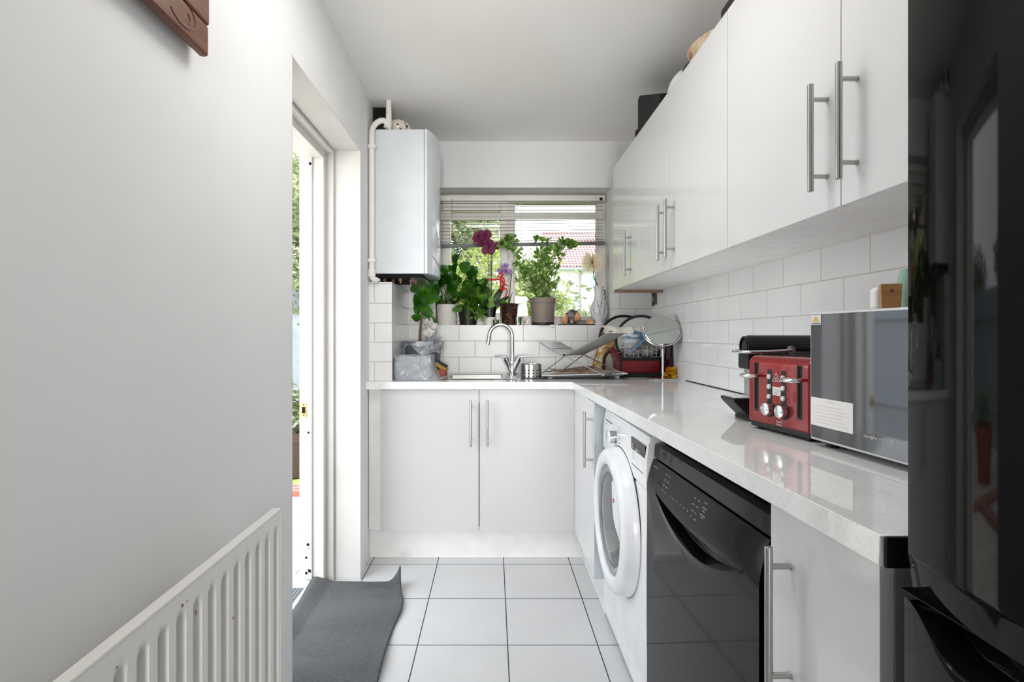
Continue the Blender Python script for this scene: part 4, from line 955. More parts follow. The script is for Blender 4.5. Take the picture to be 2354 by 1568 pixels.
solo('chopping_board', b, ['darkred', 'print_grey'], 'dark red board leaning against tiles behind the tilted mirror', 'chopping board')
# mirror on a stand
t = thing('vanity_mirror', 'round tilted mirror on slim chrome stand in the worktop corner', 'mirror', (.905, 2.725, WT))
mxp, myp = .903, 2.722
b = MB(); b.lathe([(0, 0), (.078, 0), (.080, .003), (.076, .008), (.02, .012), (.010, .018), (0, .018)], (mxp, myp, WT), 40); part('base', b, 'chrome', t)
b = MB(); b.tube([(mxp, myp, WT + .015), (mxp, myp, 1.08)], .0068, 14); part('pole', b, 'chrome', t)
mm = Matrix.Translation((.897, 2.715, 1.172)) @ Matrix.Rotation(R(-16), 4, 'Z') @ Matrix.Rotation(R(62), 4, 'X') @ Matrix.Rotation(R(0), 4, 'Z')
b = MB(); b.tube([mm @ Vector((.100 * math.cos(R(a)), .004 + .098 * math.sin(R(a)), -.006)) for a in range(180, 361, 9)], .0035, 8); b.tube([(mxp, myp, 1.075), mm @ Vector((0, -.094, -.006))], .006, 10); part('yoke', b, 'chrome', t)
b = MB(); b.lathe([(0, -.008), (.086, -.008), (.0915, -.004), (.0915, .003), (.088, .005), (.0865, .003)], (0, 0, 0), 56, mm); part('frame', b, 'chrome', t)
b = MB(); b.lathe([(0, .0035), (.087, .003)], (0, 0, 0), 56, mm); part('mirror_glass', b, 'mirror', t)
t = thing('yellow_flower', 'yellow artificial flower lying in the corner next to mirror base', 'artificial flower', (.962, 2.80, WT))
b = MB(); rn = random.Random(9)
for i in range(18):
    a = rn.uniform(0, 6.28); b.leaf((.955 + rn.uniform(-.012, .015), 2.775, WT + .03 + rn.uniform(-.008, .02)), (math.cos(a) * .8, -.6, math.sin(a) + .25), rn.uniform(.028, .045), rn.uniform(.022, .030), rn.uniform(-.2, .5), .3, rn.uniform(.5, 2.4), .6, 6, .5)
part('petals', b, 'flowery', t)
b = MB(); b.tube([(.955, 2.79, WT + .03), (.958, 2.83, WT + .012), (.96, 2.87, WT + .004)], .003, 6); part('stalk', b, 'stemg', t)
# ------------------------------------------------------------------ window sill
SZ, SY = WZ0 - .001, 3.262
def pot(b, c, rb, rt, h, rim=0, rimh=0, wall=.004, seg=40):
    p = [(0, 0), (rb * .97, 0), (rb, .003)]
    if rim: p += [(rt - rim, h - rimh - .002), (rt, h - rimh), (rt, h), (rt - wall, h), (rt - wall - .002, h - .02)]
    else: p += [(rt, h - .003), (rt - .001, h), (rt - wall, h), (rt - wall - .002, h - .02)]
    p += [(rb - wall, .008), (0, .006)]; b.lathe(p, c, seg)
def soil(b, c, r, z): b.lathe([(0, z + .004), (r * .6, z + .002), (r, z)], c, 24)
rn = random.Random(42)
def leafcloud(b, ctr, rad, n, L, w, roots, up=.4, bend=.25, fold=.2, out=1.0, nu=5, squash=1.0, keep=None):
    "leaves set on stalks that rise from the root points and fill an egg of the given radii"
    k = 0
    while k < n:
        p = Vector((rn.gauss(0, .5), rn.gauss(0, .5) * squash, rn.gauss(0, .5)))
        if p.length > 1.05: continue
        q = Vector(ctr) + Vector((p.x * rad[0], p.y * rad[1], p.z * rad[2]))
        if q.y > 3.335: q.y = 3.335 - rn.random() * .03
        if q.y < 3.09: q.y = 3.09 + rn.random() * .03
        if keep and not keep(q): continue
        d = Vector((p.x * out + rn.uniform(-.5, .5), rn.uniform(-.7, .2), p.z * .5 + up + rn.uniform(-.5, .5)))
        s = rn.uniform(.75, 1.15); b.leaf(q, d, L * s, w * s, bend * rn.uniform(.3, 1.5), fold, rn.uniform(.3, 2.4), .6, max(nu, 6), .55); k += 1

# white pot with big round leaves
t = thing('potted_plant', 'bushy plant with round dark leaves in textured white pot on sill', 'plant', (-.290, SY - .005, SZ), 0, None)
c = (-.290, 3.252, SZ); b = MB(); pot(b, c, .060, .0665, .132); p = part('pot', b, 'potwhite', t); b = MB(); soil(b, c, .060, .118); part('soil', b, 'soil', t)
b = MB(); lb = MB()
spec = [(1042, 605, 1), (1058, 620, 1), (1015, 640, -1), (1030, 622, -1), (1075, 640, 1), (1050, 648, 0), (1010, 665, -1), (1035, 668, 0), (1062, 660, 1), (1078, 672, 1), (996, 672, -1), (1018, 690, -1), (1046, 690, 0), (1068, 690, 1), (1000, 655, -1), (1088, 655, 1), (990, 690, -1), (1025, 650, 0), (1040, 632, 0), (1083, 690, 1), (1005, 705, -1), (1100, 664, 1), (1022, 708, 0), (1055, 675, 1), (1070, 625, 1), (985, 675, -1), (978, 695, -1), (1012, 652, 0), (1045, 612, 0), (1092, 680, 1)]
for i, (u, v, s) in enumerate(spec):
    q = W(u, v, 3.235 + rn.uniform(-.07, .06)); root = Vector((c[0] + rn.uniform(-.03, .03), c[1] + rn.uniform(-.02, .02), SZ + .115)); mid = (root + q) / 2 + Vector((0, 0, .02))
    b.tube([root, mid, q], [.0035, .003, .002], 6)
    for j in range(4 if v > 630 else 2):
        d = Vector((s * rn.uniform(.2, .9) + rn.uniform(-.4, .4), rn.uniform(-.8, -.05), rn.uniform(-.35, .8))); lb.leaf(q, d, rn.uniform(.062, .085), rn.uniform(.056, .074), rn.uniform(.05, .35), .12, rn.uniform(.5, 2.2), .66, 9, .48)
part('stalks', b, 'stemg', t); part('leaves', lb, 'leafdark', t)
# black pot
t = thing('potted_plant', 'trailing plant with mixed green leaves in black pot on sill', 'plant', (-.157, 3.255, SZ))
c = (-.157, 3.255, SZ); b = MB(); pot(b, c, .052, .066, .125); part('pot', b, 'potblack', t); b = MB(); soil(b, c, .059, .110); part('soil', b, 'soil', t)
lb = MB(); leafcloud(lb, (-.120, 3.225, SZ + .165), (.105, .07, .11), 80, .064, .046, None, .2); leafcloud(lb, (-.100, 3.205, SZ + .08), (.05, .03, .06), 40, .032, .018, None, -.3); part('leaves', lb, 'leafmid', t)
b = MB()
for i in range(9): b.tube([(c[0] + rn.uniform(-.03, .03), c[1], SZ + .11), (c[0] + .02 + rn.uniform(-.05, .08), c[1] - .02, SZ + .16), (c[0] + .04 + rn.uniform(-.08, .1), c[1] - .03, SZ + rn.uniform(.18, .25))], .0022, 6)
part('stalks', b, 'stemg', t)
# tall magenta orchid
t = thing('orchid', 'tall magenta orchid in dark clear pot on white ribbed dish', 'orchid', (-.018, 3.25, SZ))
c = (-.020, 3.25, SZ)
b = MB(); b.lathe([(0, 0), (.032, 0), (.035, .012), (.034, .014), (.038, .026), (.037, .028), (.041, .040), (.040, .042), (.043, .052), (.040, .052), (.030, .006), (0, .004)], c, 36); part('saucer_pot', b, 'ceramicw', t)
b = MB(); b.lathe([(.030, .012), (.044, .115), (.042, .115), (.028, .014)], c, 32); part('clear_pot', b, 'smoke', t)
b = MB(); b.lathe([(0, .014), (.027, .014), (.039, .098), (0, .104)], c, 24); part('bark', b, 'soil', t)
b = MB()
for d, L, w in (((-.35, -.25, 1), .17, .042), ((.5, -.2, .9), .19, .045), ((-.6, .1, .5), .12, .04), ((.75, -.1, .55), .15, .04), ((-.1, -.5, 1), .15, .04), ((.2, .2, .9), .13, .04), ((-.9, -.2, .25), .11, .035)): b.leaf((c[0], c[1], SZ + .10), d, L, w, .35, .3, rn.uniform(.7, 1.9), .6, 7)
part('leaves', b, 'leaforchid', t)
b = MB()
for u0, u1 in ((1123, 1122), (1129, 1131)): b.tube([W(u0, 705, 3.25), W((u0 + u1) / 2, 640, 3.25), W(u1, 580, 3.25), W(u1 - 2, 558, 3.25), W(u1 - 12, 545, 3.245)], [.0030, .0027, .0022, .002, .0015], 8)
part('flower_stems', b, 'stem', t)
b = MB()
for k in (0, 1, 2): b.tube([W(1126 + 2 * k - 1, 708, 3.256), W(1126 + 1.5 * k, 590, 3.256)], .0018, 6)
part('support_stakes', b, 'stake', t)
def orchid_flower(p, s, m, t, aim=(-.1, -1, .1)):
    b = MB(); aim = Vector(aim).normalized(); sd = aim.cross(Vector((0, 0, 1))).normalized(); up = sd.cross(aim)
    for a, L, w in ((90, 1, .85), (210, 1, .75), (330, 1, .75), (10, 1.15, 1.25), (170, 1.15, 1.25)):
        d = sd * math.cos(R(a)) + up * math.sin(R(a)) + aim * .08; b.leaf(p, d, .027 * s * L, .025 * s * w, .1, .10, R(90) + rn.uniform(-.25, .25), .8, 8, .45)
    b.leaf(p + aim * .004, aim + up * -.6, .016 * s, .014 * s, .5, .5, R(90), .6, 4); return part('flower', b, m, t)
for u, v, dy in ((1103, 541, 0), (1116, 543, -.02), (1108, 556, -.012), (1120, 560, .012), (1122, 577, -.02), (1136, 565, .0), (1126, 571, -.005), (1100, 549, -.01), (1113, 537, .01)): orchid_flower(W(u, v, 3.235 + dy), 1.45, 'petal', t, (rn.uniform(-.7, .6), -1, rn.uniform(-.3, .3)))
# red stick figure / clip tied to the stakes
t = thing('red_plant_clip', 'bright red plastic figure with long arm clipped to the orchid stakes', 'plant ornament', W(1150, 660, 3.225))
b = MB(); b.tube([W(1108, 643, 3.235), W(1130, 643, 3.235), W(1150, 642, 3.23)], .0060, 8); part('arm', b, 'redribbon', t)
b = MB()
b.tube([W(1146, 632, 3.225), W(1150, 628, 3.225), W(1156, 631, 3.225), W(1152, 638, 3.225), W(1147, 636, 3.225)], .0058, 8, closed=True); b.tube([W(1151, 636, 3.22), W(1158, 640, 3.222), W(1160, 648, 3.224), W(1154, 650, 3.225)], .0058, 8)
b.tube([W(1153, 634, 3.225), W(1150, 650, 3.222), W(1152, 665, 3.222), W(1158, 664, 3.224), W(1159, 652, 3.225), W(1154, 645, 3.225)], .0058, 8); b.tube([W(1151, 662, 3.224), W(1154, 668, 3.224), W(1160, 664, 3.224), W(1165, 664, 3.224), W(1166, 672, 3.224), W(1162, 682, 3.224), W(1159, 685, 3.226)], [.0055, .0055, .005, .0048, .0042, .0036, .0026], 8); b.tube([W(1156, 650, 3.224), W(1164, 655, 3.224), W(1169, 658, 3.224)], 0.0035, 6)
part('figure', b, 'redribbon', t)
# brown ribbed pot with small violet orchid
t = thing('small_orchid', 'small violet orchid in dark brown ribbed pot on window sill', 'orchid', (.104, 3.255, SZ))
c = (.104, 3.258, SZ); b = MB(); pr = [(0, 0), (.043, 0)]
for i in range(9): z = .004 + .0145 * i; r = .045 + .0016 * i; pr += [(r, z), (r + .003, z + .006), (r, z + .0125)]
pr += [(.060, .138), (.056, .138), (.052, .11), (0, .108)]; b.lathe(pr, c, 40); part('pot', b, 'basket', t)
b = MB(); soil(b, c, .053, .118); part('bark', b, 'soil', t)
b = MB(); b.leaf((c[0] + .003, c[1] - .02, SZ + .12), (.05, -.35, 1), .095, .052, .15, .2, 1.5, .6, 8, .5); b.leaf((c[0] - .02, c[1], SZ + .12), (-.5, -.3, .7), .06, .04, .3, .2, 1.3, .6, 6); part('leaves', b, 'leafbright', t)
b = MB(); b.leaf((c[0] + .02, c[1], SZ + .12), (1, -.2, .35), .085, .03, .1, .25, .3, .6, 6); part('old_leaf', b, 'leaforchid', t)
b = MB(); b.tube([W(1167, 710, 3.256), W(1172, 670, 3.256), W(1175, 640, 3.256), W(1178, 625, 3.255), W(1172, 618, 3.25), W(1164, 622, 3.245)], [.003, .0028, .0024, .002, .0016, .0012], 8); b.tube([W(1168, 712, 3.262), W(1176, 622, 3.262)], .0018, 6); b.tube([W(1163, 648, 3.24), W(1170, 641, 3.25), W(1174, 640, 3.256)], .0012, 6); part('flower_stem', b, 'stem', t)
for u, v, s in ((1163, 625, 1.25), (1153, 623, 1.0), (1160, 611, .9)): orchid_flower(W(u, v, 3.235), s, 'petal2', t, (rn.uniform(-.2, .2), -1, .1))
b = MB(); b.ball(W(1163, 625, 3.226), (.007, .004, .007), 10, jit=.1); part('flower_eye', b, 'petal', t)
# little glasses, figurine
for u, v0, r, h, lab in ((1140, 746, .0195, .034, 'tiny clear glass of cuttings between white ribbed dish and brown pot'), (1190, 746, .026, .052, 'small clear glass of cuttings right of the brown ribbed pot')):
    t = thing('small_glass', lab, 'glass', (W(u, v0, 3.212).x, 3.212, SZ)); c = (W(u, v0, 3.212).x, 3.212, SZ)
    b = MB(); b.lathe([(0, 0), (r * .9, 0), (r, h), (r - .0015, h), (r * .9 - .0015, .004), (0, .004)], c, 28); part('tumbler', b, 'clear', t)
    b = MB()
    for i in range(7): b.leaf((c[0] + rn.uniform(-.5, .5) * r, c[1] + rn.uniform(-.3, .3) * r, SZ + .006 + rn.uniform(0, .4) * h), (rn.uniform(-.5, .5), -.3, 1), h * .7, .012, .3, .2, 0, .5, 4)
    part('cuttings', b, 'leafmid', t)
t = thing('china_figurine', 'small white china animal figurine beside taupe plant pot on sill', 'figurine', (.215, 3.205, SZ))
c = Vector((.213, 3.205, SZ)); b = MB(); b.ball(c + Vector((0, 0, .016)), (.016, .012, .016), 14); b.ball(c + Vector((-.008, -.004, .038)), (.010, .009, .011), 12); b.ball(c + Vector((-.012, -.006, .051)), (.003, .002, .007), 8); b.ball(c + Vector((-.003, -.006, .051)), (.003, .002, .007), 8); part('body', b, 'ceramicw', t)
b = MB(); b.ball(c + Vector((-.011, -.0125, .040)), .0022, 8); b.ball(c + Vector((-.005, -.0125, .041)), .0018, 8); b.ball(c + Vector((-.010, -.010, .02)), (.004, .003, .005), 8); part('painted_spots', b, 'terra', t)
# big taupe pot with bushy plant
t = thing('potted_plant', 'tall bushy variegated plant in large taupe pot on black saucer', 'plant', (.317, 3.235, SZ))
c = (.317, 3.240, SZ); b = MB(); b.lathe([(0, 0), (.066, 0), (.072, .006), (.071, .018), (.066, .018), (.064, .006), (0, .004)], c, 40); part('saucer', b, 'potblack', t)
c = (.317, 3.240, SZ + .006); b = MB(); pot(b, c, .068, .085, .165, .004, .030); part('pot', b, 'potbrown', t); b = MB(); soil(b, c, .078, .148); part('soil', b, 'soil', t)
b = MB(); lb = MB()
tips = [(1238, 545, 14), (1300, 555, 12), (1262, 560, 12), (1160, 562, 12), (1175, 600, 14), (1200, 625, 14), (1228, 600, 14), (1255, 600, 14), (1280, 600, 10), (1210, 660, 12), (1240, 640, 16), (1262, 630, 16), (1225, 660, 14), (1250, 665, 14), (1275, 650, 12), (1200, 650, 10), (1165, 545, 8), (1285, 570, 6), (1190, 608, 12), (1182, 640, 6), (1312, 560, 4), (1245, 580, 8)]
for u, v, n in tips:
    tip = W(u, v, 3.225 + rn.uniform(-.06, .05)); root = Vector((c[0] + rn.uniform(-.04, .04), c[1] + rn.uniform(-.03, .03), SZ + .15)); mid = root.lerp(tip, .55) + Vector(((root.x - tip.x) * .12, 0, .02))
    pts = [root, root.lerp(mid, .5) + Vector((0, 0, .008)), mid, mid.lerp(tip, .5) + Vector((0, 0, .006)), tip]; b.tube(pts, [.0032, .0028, .0024, .002, .0014], 6)
    for j in range(int(1.5 * n) + 12):
        q = rn.random() ** .7; k = min(3, int(q * 4)); p = pts[k].lerp(pts[k + 1], q * 4 - k); p = p + Vector((rn.uniform(-.03, .03), rn.uniform(-.02, .02), rn.uniform(-.02, .02)))
        lb.mi = 1 if rn.random() < .22 + .2 * (p.z < SZ + .30) else 0; big = 1.45 if q > .9 and v < 600 else 1
        lb.leaf(p, (rn.uniform(-1, 1), rn.uniform(-.9, .3), rn.uniform(-.7, .6)), big * rn.uniform(.022, .040), big * rn.uniform(.015, .025), rn.uniform(.1, .5), .15, rn.uniform(.3, 2.6), .66, 6, .55)
    for j in range(5 if v < 600 else 0):
        lb.mi = 0; lb.leaf(tip + Vector((rn.uniform(-.012, .012), rn.uniform(-.012, .012), rn.uniform(-.012, .008))), (rn.uniform(-1, 1), rn.uniform(-1, 0), rn.uniform(-.8, .3)), rn.uniform(.045, .060), rn.uniform(.030, .040), .35, .2, rn.uniform(.6, 2.2), .68, 8, .52)
part('stems', b, 'stemg', t); part('leaves', lb, ['leafvar', 'leafpale'], t)
b = MB(); b.poly([(.345, 3.182), (.39, 3.186), (.372, 3.205), (.35, 3.205)], (SZ + .001, SZ + .003), 2); b.ball((.372, 3.190, SZ - .006), (.017, .006, .010), 10, jit=.15); solo('fallen_leaf', b, 'ceramicw', 'pale dried scrap hanging over the sill edge below taupe pot', 'scrap')
# tray with stones
t = thing('slate_tray', 'dark slate tray of ornaments beside the vase on sill', 'tray', (.53, 3.245, SZ))
b = MB(); b.poly(rr(.420, .640, 3.195, 3.30, .012), (SZ + .0005, SZ + .008), 2, .001); part('plate', b, 'blackbox', t)
zt = SZ + .0082
def stone(name, lab, u, y, w, h, m, seg=12, jit=.12, cat='stone', grp=None):
    x = W(u, 745, y).x; b = MB(); b.ball((x, y, zt + h * .5), (w, w * .8, h * .52), seg, jit=jit); return solo(name, b, m, lab, cat, grp, 30)
stone('geode', 'large dark geode at back of the slate tray', 1316, 3.268, .050, .092, 'geode', 18, .06, 'geode')
stone('orange_stone', 'tall orange crystal at left end of slate tray', 1299, 3.235, .019, .062, 'amber')
stone('orange_stone', 'orange crystal cluster in front of the dark geode', 1328, 3.232, .022, .070, 'amber')
b = MB(); x = W(1314, 745, 3.22).x; b.lathe([(0, .002), (.016, 0), (.018, .004), (.012, .018), (.006, .03), (.003, .034), (.005, .036), (0, .040)], (x, 3.222, zt), 20); solo('silver_bell', b, 'chrome', 'tiny silver bell in the middle of the slate tray', 'bell')
b = MB(); b.poly(rr(W(1325, 0, 3.22).x, W(1345, 0, 3.22).x, 3.208, 3.232, .003), (zt, zt + .026), 2, .001); solo('grey_box', b, 'geode', 'small grey patterned box on slate tray front', 'box')
b = MB(); b.poly(rr(W(1347, 0, 3.23).x, W(1362, 0, 3.23).x, 3.208, 3.238, .003), (zt, zt + .028), 2, .001); solo('orange_box', b, 'amber', 'small orange box at right end of slate tray', 'box')
# vase with daisy
t = thing('vase', 'white china vase with painted branches at right end of window sill', 'vase', (.672, 3.250, SZ))
c = (.672, 3.252, SZ); b = MB(); b.lathe([(0, 0), (.034, 0), (.037, .006), (.030, .018), (.036, .030), (.050, .060), (.056, .085), (.053, .110), (.042, .140), (.031, .165), (.026, .190), (.026, .215), (.032, .240), (.035, .247), (.032, .247), (.022, .21), (.026, .165), (.046, .10), (0, .03)], c, 44); part('body', b, 'ceramic', t)
b = MB()
for s in (1,): b.tube([(c[0] + .030, c[1], SZ + .225), (c[0] + .041, c[1], SZ + .218), (c[0] + .037, c[1], SZ + .20), (c[0] + .046, c[1], SZ + .185), (c[0] + .038, c[1], SZ + .165)], .0045, 8)
part('scroll_handle', b, 'geode', t)
b = MB(); vp = [(.006, .037), (.018, .030), (.030, .036), (.060, .050), (.085, .056), (.110, .053), (.140, .042), (.165, .031), (.190, .026)]
def vr(z):
    for (z0, r0), (z1, r1) in zip(vp, vp[1:]):
        if z0 <= z <= z1: return r0 + (r1 - r0) * (z - z0) / (z1 - z0)
    return .03
def vpt(a, z): return Vector((c[0] + (vr(z) + .0006) * math.cos(a), c[1] + (vr(z) + .0006) * math.sin(a), SZ + z))
for a0, z0, da, dz in ((-1.9, .05, .5, .10), (-1.55, .065, -.45, .08), (-1.6, .09, .35, .07), (-1.3, .06, .5, .05), (-1.75, .11, -.25, .05), (-1.2, .085, .3, .05), (-2.1, .06, -.3, .05)):
    b.tube([vpt(a0 + da * q / 6 + .05 * math.sin(q * 1.3), z0 + dz * q / 6) for q in range(7)], .0009, 5)
    for q in (2, 4, 6): b.ball(vpt(a0 + da * q / 6 + .06, z0 + dz * q / 6), (.003, .0012, .002), 6)
part('painted_branch', b, 'branch', t)
t = thing('gerbera', 'large cream artificial gerbera standing in the white vase', 'artificial flower', (.66, 3.25, SZ + .03))
b = MB(); b.tube([(c[0], c[1], SZ + .035), (c[0], c[1], SZ + .24), W(1366, 640, 3.245), W(1363, 610, 3.232)], .0032, 8); part('stem', b, 'stem', t)
b = MB(); fc = W(1361, 603, 3.225)
for ringi, (n, L) in enumerate(((38, .076), (32, .064), (26, .050), (20, .036))):
    for i in range(n):
        a = 2 * math.pi * (i + .5 * ringi) / n + rn.uniform(-.06, .06); d = Vector((math.cos(a), -.15 - .16 * ringi + rn.uniform(-.08, .08), math.sin(a) * .96)); b.leaf(fc + Vector((0, -.003 * ringi, 0)), d, L * rn.uniform(.9, 1.08), .017, rn.uniform(-.1, .2), .15, R(90) + rn.uniform(-.3, .3), 1.0, 6, .5)
part('petals', b, 'cream', t)
b = MB(); b.ball(fc + Vector((0, -.008, 0)), (.0165, .009, .0165), 16, jit=.08); part('flower_eye', b, 'seed', t)

# ------------------------------------------------------------------ the garden outside
GZ = -.12
def tree(name, label, x, y, r, h, n, L, m, trunk=True, z0=.2, rnd=1, group=None, cat='tree', clusters=12):
    g = random.Random(rnd); t = thing(name, label, cat, (x, y, GZ), 0, group)
    b = MB(); b.tube([(x, y, GZ), (x + .04 * r, y, GZ + h * .4), (x - .03 * r, y, GZ + h * .8)], [.05 * r + .02, .04 * r + .015, .01], 8)
    for i in range(5): a = g.uniform(0, 6.28); b.tube([(x, y, GZ + h * .3), (x + .5 * r * math.cos(a), y + .5 * r * math.sin(a), GZ + h * g.uniform(.5, .85))], [.02 * r + .008, .005], 6)
    part('trunk', b, 'trunk', t)
    b = MB(); cs = []
    for i in range(clusters): cs.append((x + g.gauss(0, .45) * r, y + g.gauss(0, .35) * r, GZ + z0 + (h - z0) * g.uniform(.12, .86), g.uniform(.22, .42) * r))
    for i in range(n):
        cx_, cy_, cz_, cr_ = g.choice(cs); v = Vector((g.gauss(0, 1), g.gauss(0, 1), g.gauss(0, 1))).normalized() * cr_ * g.random() ** .45
        p = Vector((cx_, cy_, cz_)) + v
        if p.z < GZ + .02: p.z = GZ + .05
        if p.x > -1.05 and p.y < 3.8: continue
        b.leaf(p, (g.uniform(-1, 1), g.uniform(-1, .6), g.uniform(-.7, .8)), L * g.uniform(.6, 1.3), L * g.uniform(.35, .6), g.uniform(0, .5), .15, g.uniform(0, 3.1), .6, 3, .6)
    part('foliage', b, m, t); return t
b = MB(); b.box(-9, -3, GZ - .1, -.95, 4.2, GZ, 0); b.box(-9, 4.2, GZ - .1, -2.0, 10, GZ, 0); struct('patio', b, 'patio')
b = MB(); b.box(-14, 4.2, GZ - .12, 16, 34, GZ - .01, 0); b.box(-.95, 3.5, GZ - .12, 16, 4.2, GZ - .01, 0); struct('lawn', b, 'grass')
b = MB(); b.box(-4.0, 4.0, GZ, -1.4, 4.22, GZ + .04, .004); b.box(-2.45, .4, GZ, -2.25, 4.0, GZ + .05, .004); solo('brick_edging', b, 'bricked', 'red brick edging along the patio outside the door', 'brick edging')
# view from the kitchen window
tree('garden_tree', 'tall pale sunlit tree seen through left half of the window', -1.5, 8.2, 2.3, 4.3, 34000, .085, 'treeleaf2', rnd=3, group=None, z0=.8, clusters=26)
tree('garden_shrub', 'bright yellow-green shrub filling lower left of the window', -.75, 5.9, 1.1, 2.45, 22000, .058, 'treeleaf', rnd=4, cat='shrub', clusters=20)
tree('garden_shrub', 'bright shrub behind the taupe pot outside the window', 0.72, 6.3, .55, 1.98, 8000, .055, 'treeleaf', rnd=8, cat='shrub', clusters=16)
tree('garden_shrub', 'low green shrub below the white house outside the window', 1.22, 6.6, .42, 1.62, 5500, .05, 'treeleaf2', rnd=12, cat='shrub', clusters=14)
tree('garden_tree', 'narrow pale tree between centre mullion and the white house', 0.50, 11.5, .75, 3.3, 7000, .09, 'treeleaf', rnd=17, z0=.8, clusters=16)
# house over the fence
HY = 25.0; t = thing('house', 'white rendered house with red tiled roof beyond the garden', 'house', (7, HY + 3, GZ))
b = MB(); b.box(3.0, HY, GZ, 11.5, HY + 6, 4.35); part('wall', b, 'housewall', t)
def roof(u, v): return (2.7 + 9.2 * u, HY - .35 + 3.4 * v, 4.35 + 2.35 * v)
b = MB(); b.grid(roof, 2, 2, thick=.12); b.grid(lambda u, v: (2.7 + 9.2 * u, HY + 6.4 - 3.35 * v, 4.35 + 2.35 * v), 2, 2, thick=.12); part('roof', b, 'roof', t)
b = MB(); b.poly([(HY, 4.3), (HY + 6, 4.3), (HY + 3, 6.55)], (3.0, 3.2), 0); part('gable', b, 'housewall', t)
b = MB(); b.tube([(2.7, HY - .42, 4.30), (11.9, HY - .42, 4.30)], .07, 8); b.tube([(4.25, HY - .12, 4.25), (4.25, HY - .12, GZ)], .055, 8); part('gutter', b, 'gutter', t)
for x0, x1, z0, z1 in ((4.70, 5.15, 3.30, 4.10), (7.0, 8.2, 2.3, 3.4)):
    b = MB(); ring(b, x0, x1, z0, z1, .07, HY - .06, HY + .02, bev=0); w_ = part('window', b, 'upvc', t); b = MB(); b.box(x0 + .07, HY - .02, z0 + .07, x1 - .07, HY, z1 - .07); part('window_pane', b, 'hglass', w_)
b = MB(); b.box(3.9, HY - 2.4, GZ, 9.5, HY - 2.2, 1.35); b.box(3.9, HY - 2.5, 1.32, 9.5, HY - 2.1, 1.42); solo('garden_wall', b, 'gutter', 'grey boundary wall in front of the white house', 'garden wall')
# beside the door: fence, hedge, pots
t = thing('garden_fence', 'pale blue board fence outside the open doorway', 'fence', (-4.2, 4.2, GZ))
b = MB()
for i in range(36): y = .2 + .22 * i; b.box(-4.215 + .012 * (i % 2), y, GZ + .06, -4.19 + .012 * (i % 2), y + .215, GZ + 1.78)
part('boards', b, 'fence', t)
for i in range(5):
    b = MB(); b.box(-4.19, .25 + 1.95 * i, GZ, -4.10, .34 + 1.95 * i, GZ + 1.9, .004); part('post', b, 'fence', t)
b = MB()
for z in (.45, 1.45): b.box(-4.19, .2, GZ + z, -4.14, 8.1, GZ + z + .08)
part('rails', b, 'fence', t)
t = thing('garden_shed', 'pale shed end with grey roof seen through door gap', 'shed', (-3.2, 8.6, GZ))
b = MB(); b.box(-3.9, 8.3, GZ, -2.55, 9.6, 1.55); part('wall', b, 'fence', t)
b = MB(); b.poly([(-4.0, 1.55), (-2.45, 1.55), (-2.45, 1.62), (-3.2, 1.92), (-4.0, 1.62)], (8.2, 9.7), 1); part('roof', b, 'gutter', t)
tree('garden_tree', 'dark green tree behind the shed seen through the door gap', -4.6, 12.3, 1.5, 3.4, 12000, .09, 'hedge', rnd=21, z0=.9, clusters=24)
tree('garden_tree', 'broad tree behind pale blue fence beyond the doorway', -6.8, 6.0, 1.3, 3.0, 9000, .09, 'hedge', rnd=25, z0=1.2, clusters=24)
tree('garden_tree', 'slim tree behind the nearest end of pale blue fence', -6.6, 3.0, .9, 2.6, 5000, .09, 'hedge', rnd=31, z0=1.2, clusters=16)
def gpot(lab, x, y, r, h, m, rnd, lm, L=.10, hh=.5):
    t = thing('garden_pot', lab, 'plant pot', (x, y, GZ)); b = MB(); pot(b, (x, y, GZ), r * .75, r, h, .008, h * .2, .01, 28); part('pot', b, m, t); b = MB(); soil(b, (x, y, GZ), r * .9, h * .88); part('soil', b, 'soil', t)
    g = random.Random(rnd); b = MB()
    for i in range(130): b.leaf((x + g.gauss(0, .4) * r, y + g.gauss(0, .4) * r, GZ + h * .9 + g.random() * hh), (g.uniform(-1, 1), g.uniform(-1, 1), g.uniform(-.2, 1)), L * g.uniform(.7, 1.3), L * .4, .3, .2, g.uniform(-.6, .6), .5, 3)
    part('leaves', b, lm, t)
gpot('brown square-shouldered pot with leafy plant visible through the door gap', -1.80, 4.62, .17, .40, 'potdark', 2, 'treeleaf2', .12, .42)
gpot('terracotta pot on patio nearest to the doorway', -2.75, 2.7, .22, .42, 'terra', 5, 'leafmid', .1, .35)
gpot('second terracotta pot standing farther along the patio', -3.0, 4.75, .26, .50, 'terra', 6, 'leafmid', .09, .3)

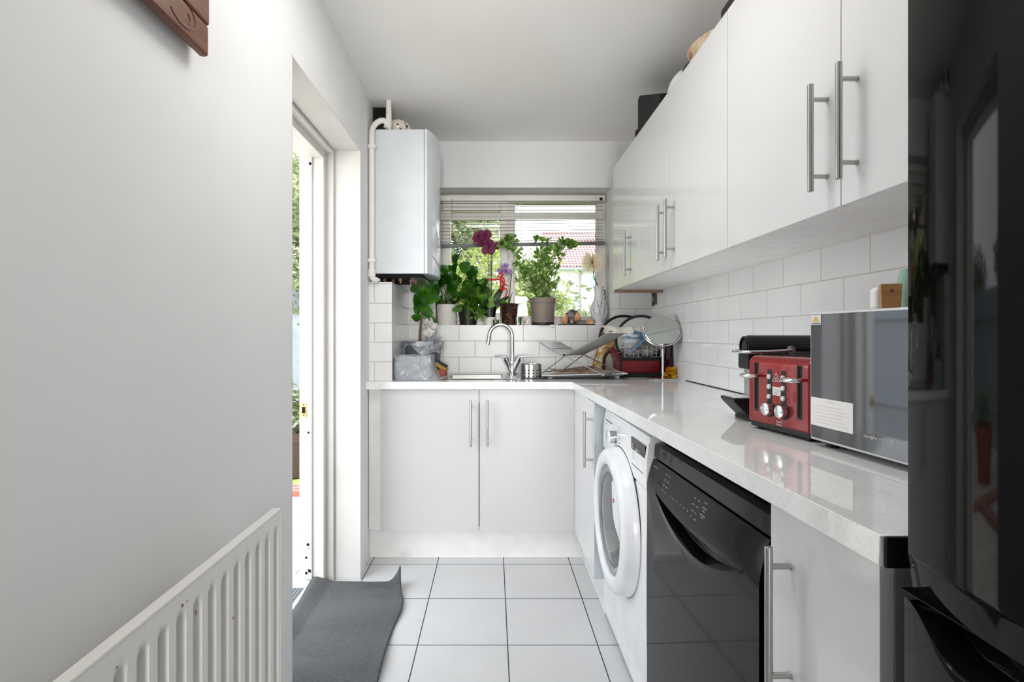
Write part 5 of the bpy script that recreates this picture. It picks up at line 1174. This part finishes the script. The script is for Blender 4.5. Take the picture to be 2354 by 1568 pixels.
# ------------------------------------------------------------------ light, sky, camera
w = bpy.data.worlds.new('sky'); sc.world = w; w.use_nodes = True; nt = w.node_tree; nt.nodes.clear()
bg = nt.nodes.new('ShaderNodeBackground'); ou = nt.nodes.new('ShaderNodeOutputWorld'); tcn = nt.nodes.new('ShaderNodeTexCoord'); sp = nt.nodes.new('ShaderNodeSeparateXYZ'); rp = nt.nodes.new('ShaderNodeValToRGB')
nt.links.new(tcn.outputs['Generated'], sp.inputs[0]); nt.links.new(sp.outputs[2], rp.inputs[0]); nt.links.new(rp.outputs[0], bg.inputs[0]); nt.links.new(bg.outputs[0], ou.inputs[0])
e = rp.color_ramp.elements; e[0].position = 0; e[0].color = (.97, .98, 1, 1); e[1].position = .6; e[1].color = (.88, .94, 1, 1)
bg.inputs[1].default_value = SKY
def lamp(name, kind, loc, rot, energy, col=(1, 1, 1), **kw):
    d = bpy.data.lights.new(name, kind); d.energy = energy; d.color = col
    for k, v in kw.items(): setattr(d, k, v)
    o = bpy.data.objects.new(name, d); COL.objects.link(o); o.location = loc; o.rotation_euler = rot; return o
sun = lamp('sun', 'SUN', (6, 2, 8), (0, 0, 0), SUN, (1, .95, .86), angle=R(.6)); sun.rotation_euler = Vector((-.72, .12, -.68)).to_track_quat('-Z', 'Y').to_euler()
def portal(loc, rot, sx, sy):
    o = lamp('daylight_portal', 'AREA', loc, rot, 1, shape='RECTANGLE', size=sx, size_y=sy); o.data.cycles.is_portal = True
portal((-.93, 1.99, 1.0), (0, R(-90), 0), 2.0, .82)
portal((.19, 3.52, 1.64), (R(-90), 0, 0), 1.1, .86)
# rear area lamp: fill added behind the camera for surfaces facing it
# unseen area and point fills added below the ceiling to brighten the room
lamp('ceiling_fill', 'AREA', (-.02, 1.30, 2.335), (0, 0, 0), UP, (1, .98, .95), shape='DISK', size=.6)
lamp('point_fill', 'POINT', (.02, 1.35, 2.14), (0, 0, 0), GLOW, (1, .98, .95), shadow_soft_size=.14)
lamp('rear_fill', 'AREA', (.3, -5.35, 1.25), (R(90), 0, 0), REAR, (1, .98, .95), shape='RECTANGLE', size=1.15, size_y=1.6, spread=R(80))
cam = bpy.data.cameras.new('camera'); co = bpy.data.objects.new('camera', cam); COL.objects.link(co); sc.camera = co
co.location = (0, 0, EYE); co.rotation_euler = (R(90), 0, 0); cam.sensor_width = 36; cam.lens = 18; cam.clip_start = .02; cam.clip_end = 200
cam.shift_x = (1177 - VX) / 2354; cam.shift_y = -(784 - VY) / 2354
sc.view_settings.view_transform = 'Standard'; sc.view_settings.look = 'None'; sc.view_settings.gamma = 1; sc.view_settings.exposure = EXPOSURE; sc.view_settings.use_curve_mapping = False
cy = sc.cycles; cy.use_denoising = True; cy.max_bounces = 12; cy.diffuse_bounces = 7; cy.glossy_bounces = 6; cy.transmission_bounces = 8; cy.transparent_max_bounces = 16; cy.caustics_reflective = False; cy.caustics_refractive = False; cy.sample_clamp_indirect = 6
